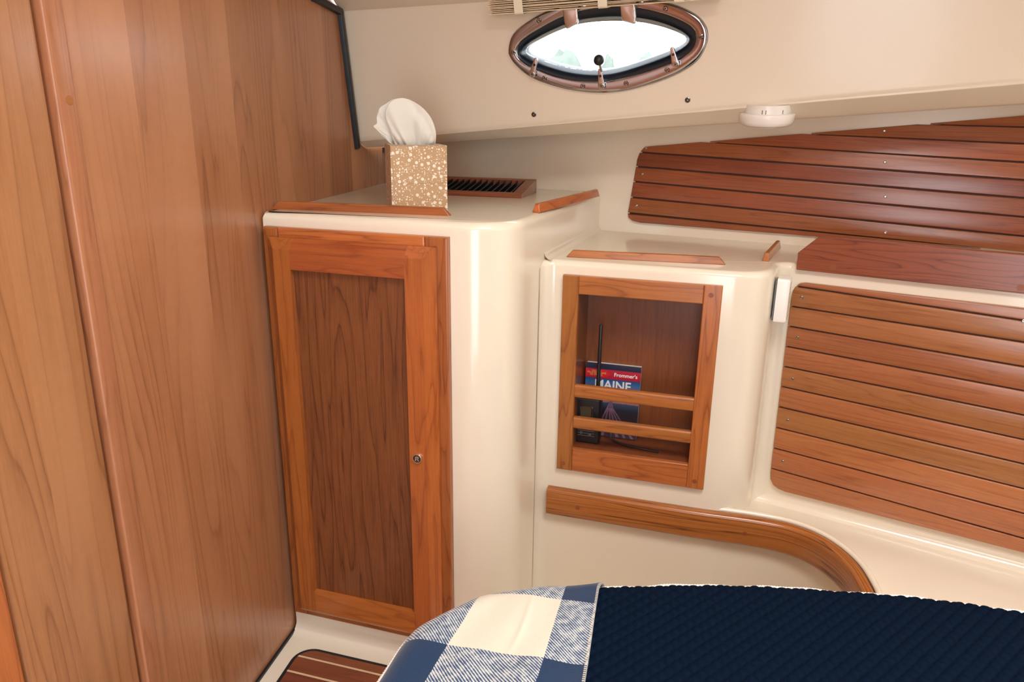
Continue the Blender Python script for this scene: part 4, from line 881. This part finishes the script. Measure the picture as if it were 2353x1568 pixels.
# twisted rope along the edge
step = .0012; sl = np.concatenate([[0], np.cumsum(np.linalg.norm(np.diff(OP, axis=0), axis=1))]); ss = np.arange(0, sl[-1], step)
rx_, ry_ = np.interp(ss, sl, OP[:, 0]), np.interp(ss, sl, OP[:, 1]); nx, ny = np.interp(ss, sl, ON[:, 0]), np.interp(ss, sl, ON[:, 1])
wob = .0012 * np.sin(ss * 37) + .0009 * np.sin(ss * 83 + 1)
rp_ = MB()
for st_ in range(3):
    a = ss * 2 * math.pi / .0135 + st_ * 2 * math.pi / 3; ox = .0021 * np.cos(a); oz = .0021 * np.sin(a)
    rp_.tube([V3(rx_[i] + nx[i] * (.0015 + ox[i]), ry_[i] + ny[i] * (.0015 + ox[i]), ZM - .0135 + oz[i] + wob[i]) for i in range(len(ss))], .0023, 6)
rp_.build('rope_edging', M_rope, W0, bed, smooth=True, sharp=180)
# blanket: affine frame from the check corners on the mattress top
zb_ = ZM + .006; tl, trr, brr, bll = (atz(x, y, zb_)[:2] for x, y in ((1115, 1363), (1283, 1378), (1238, 1520), (1022, 1481)))
eu = ((tl - trr) + (bll - brr)) / 2; ev = ((brr - trr) + (bll - tl)) / 2; ctr = (tl + trr + brr + bll) / 4; Su, Sv = np.linalg.norm(eu), np.linalg.norm(ev); S_ = (Su + Sv) / 2
Minv = np.linalg.inv(np.stack([eu, ev], 1))
def toab(p): q = Minv @ (np.asarray(p) - ctr); return q + .5                 # cream square = [0,1]^2, a to the left, b towards the camera
ra_ = toab(atz(1372, 1385, zb_)[:2])[0]; ra_b = toab(atz(1338, 1560, zb_)[:2])[0]
aa = np.linspace(ra_, 3.6, 330); bb2 = np.linspace(-1.3, 2.6, 340); Agr, Bgr = np.meshgrid(aa, bb2)
Apos = Agr + (ra_b - ra_) * np.clip((Bgr), -.3, 1.3) * np.clip(1 - (Agr - ra_) / 1.2, 0, 1)
Xb = ctr[0] + (Apos - .5) * eu[0] + (Bgr - .5) * ev[0]; Yb = ctr[1] + (Apos - .5) * eu[1] + (Bgr - .5) * ev[1]
pb, nb_, sdb = wrap(Xb, Yb, .0065, .12)
wv = .0022 * np.sin(Xb * 31 + Yb * 12 + 1) * np.sin(Yb * 23 - Xb * 9) + .0012 * np.sin(Xb * 71 - Yb * 40)
cre = .0035 * np.exp(-((Agr - .36 + .03 * np.sin(Bgr * 3)) / .035) ** 2) * np.clip(Bgr * 1.5 + .1, 0, 1) * np.clip(1.2 - Bgr, 0, 1)
edge_lift = .003 * np.exp(-(Agr - ra_) / .05)
pb += nb_ * (wv + cre + edge_lift + .002).ravel()[:, None]
uvb = np.stack([Agr.ravel(), Bgr.ravel()], 1)
def plaid():
    m = N('buffalo_check_wool'); tc = m.n('ShaderNodeTexCoord'); s = m.n('ShaderNodeSeparateXYZ'); m.l(tc.outputs['UV'], s.inputs[0])
    nz = m.n('ShaderNodeTexNoise'); nz.inputs['Scale'].default_value = 700; nz.inputs['Detail'].default_value = 3; m.l(tc.outputs['Object'], nz.inputs['Vector'])
    n2 = m.n('ShaderNodeTexNoise'); n2.inputs['Scale'].default_value = 120; n2.inputs['Detail'].default_value = 4; m.l(tc.outputs['Object'], n2.inputs['Vector'])
    par = []
    for i in (0, 1):
        jit = m.math('MULTIPLY', m.math('SUBTRACT', nz.outputs['Fac'], .5), .02)
        f = m.math('FLOORED_MODULO', m.math('FLOOR', m.math('ADD', s.outputs[i], jit)), 2.0); par.append(f)   # 0 = cream band, 1 = navy band
    both = m.math('MULTIPLY', par[0], par[1]); none = m.math('MULTIPLY', m.math('SUBTRACT', 1.0, par[0]), m.math('SUBTRACT', 1.0, par[1]))
    dg = m.math('FRACT', m.math('ADD', m.math('MULTIPLY', s.outputs[0], 26.0), m.math('MULTIPLY', s.outputs[1], 26.0)))
    tw = m.math('ADD', m.math('MULTIPLY', m.math('ABSOLUTE', m.math('SUBTRACT', dg, .5)), 2.0), m.math('MULTIPLY', m.math('SUBTRACT', n2.outputs['Fac'], .5), 1.5))
    tw = m.ramp(tw, [(.25, (0, 0, 0)), (.75, (1, 1, 1))])
    navy = m.mix(nz.outputs['Fac'], (.006, .024, .066), (.011, .038, .096)); cream = m.mix(nz.outputs['Fac'], (.62, .58, .46), (.70, .66, .54)); mixc = m.mix(tw, (.03, .065, .145), (.54, .56, .54))
    c = m.mix(both, mixc, navy); c = m.mix(none, c, cream)
    stitch = m.math('MULTIPLY', m.math('LESS_THAN', s.outputs[0], float(ra_) + .022), m.math('LESS_THAN', m.math('FRACT', m.math('MULTIPLY', s.outputs[1], 34.0)), .55)); c = m.mix(stitch, c, (.6, .56, .46))
    return m.out(c, .9, 0, .15, sheen=.25, bump=nz.outputs['Fac'], bs=.35, bd=.0015)
keep = (sdb < .16)
bla = gridmesh('blanket', pb, len(bb2), len(aa), keep, plaid(), None, uvb); so_ = bla.modifiers.new('thick', 'SOLIDIFY'); so_.thickness = .004; so_.offset = -1
tag(bla, 'blue and cream buffalo check blanket draped over the mattress corner', 'blanket')

# ------------------------------------------------------------------ outside the porthole: water and a line of trees
wm = plain('bay_water', (.35, .42, .5), .15); wt = MB().prism([(-120, 8), (160, 8), (160, 140), (-120, 140)], -1.2, -1.0).build('water', wm); tag(wt, 'pale bay water outside the porthole', kind='structure')
M_leaf = fabric('tree_foliage_hazed', (.17, .20, .165), (.21, .24, .195), 0, 3); M_trunk = plain('tree_bark', (.12, .08, .05), .9)  # leaf colour paled, with the distance haze painted into it
pc = TR.w(*por_c); od = unit(pc - CAM); 
for i in range(9):
    D = 68 + rng.uniform(-3, 3); s = (i - 4) * 3.5 + rng.uniform(-.2, .2); side = unit(np.cross(od, Zv)); base = CAM + unit(V3(od[0], od[1], 0)) * D + side * s; base[2] = 1.0
    H = rng.uniform(5.2, 6.4) ; fr = flat(base); con = i % 3 == 1
    t = thing('shore_tree', fr, 'hazy green shoreline tree seen through the porthole', 'tree', 'trees on the far shore'); MB().lathe([(.18, -2), (.12, H * .6)], 8).build('trunk', M_trunk, fr, t)
    bm = bmesh.new(); bmesh.ops.create_icosphere(bm, subdivisions=3, radius=1)
    for v in bm.verts:
        k = 1 + .22 * math.sin(v.co.x * 7 + i) * math.sin(v.co.y * 6 + 2 * i) * math.sin(v.co.z * 8); taper = (1.15 - .75 * (v.co.z + 1) / 2) if con else 1
        v.co = Vector((v.co.x * k * taper * H * (.2 if con else .27), v.co.y * k * taper * H * (.2 if con else .27), v.co.z * k * H * .45 + H * .45))
    me = bpy.data.meshes.new('crown'); bm.to_mesh(me); bm.free(); link('crown', me, M_leaf, fr, t, True)
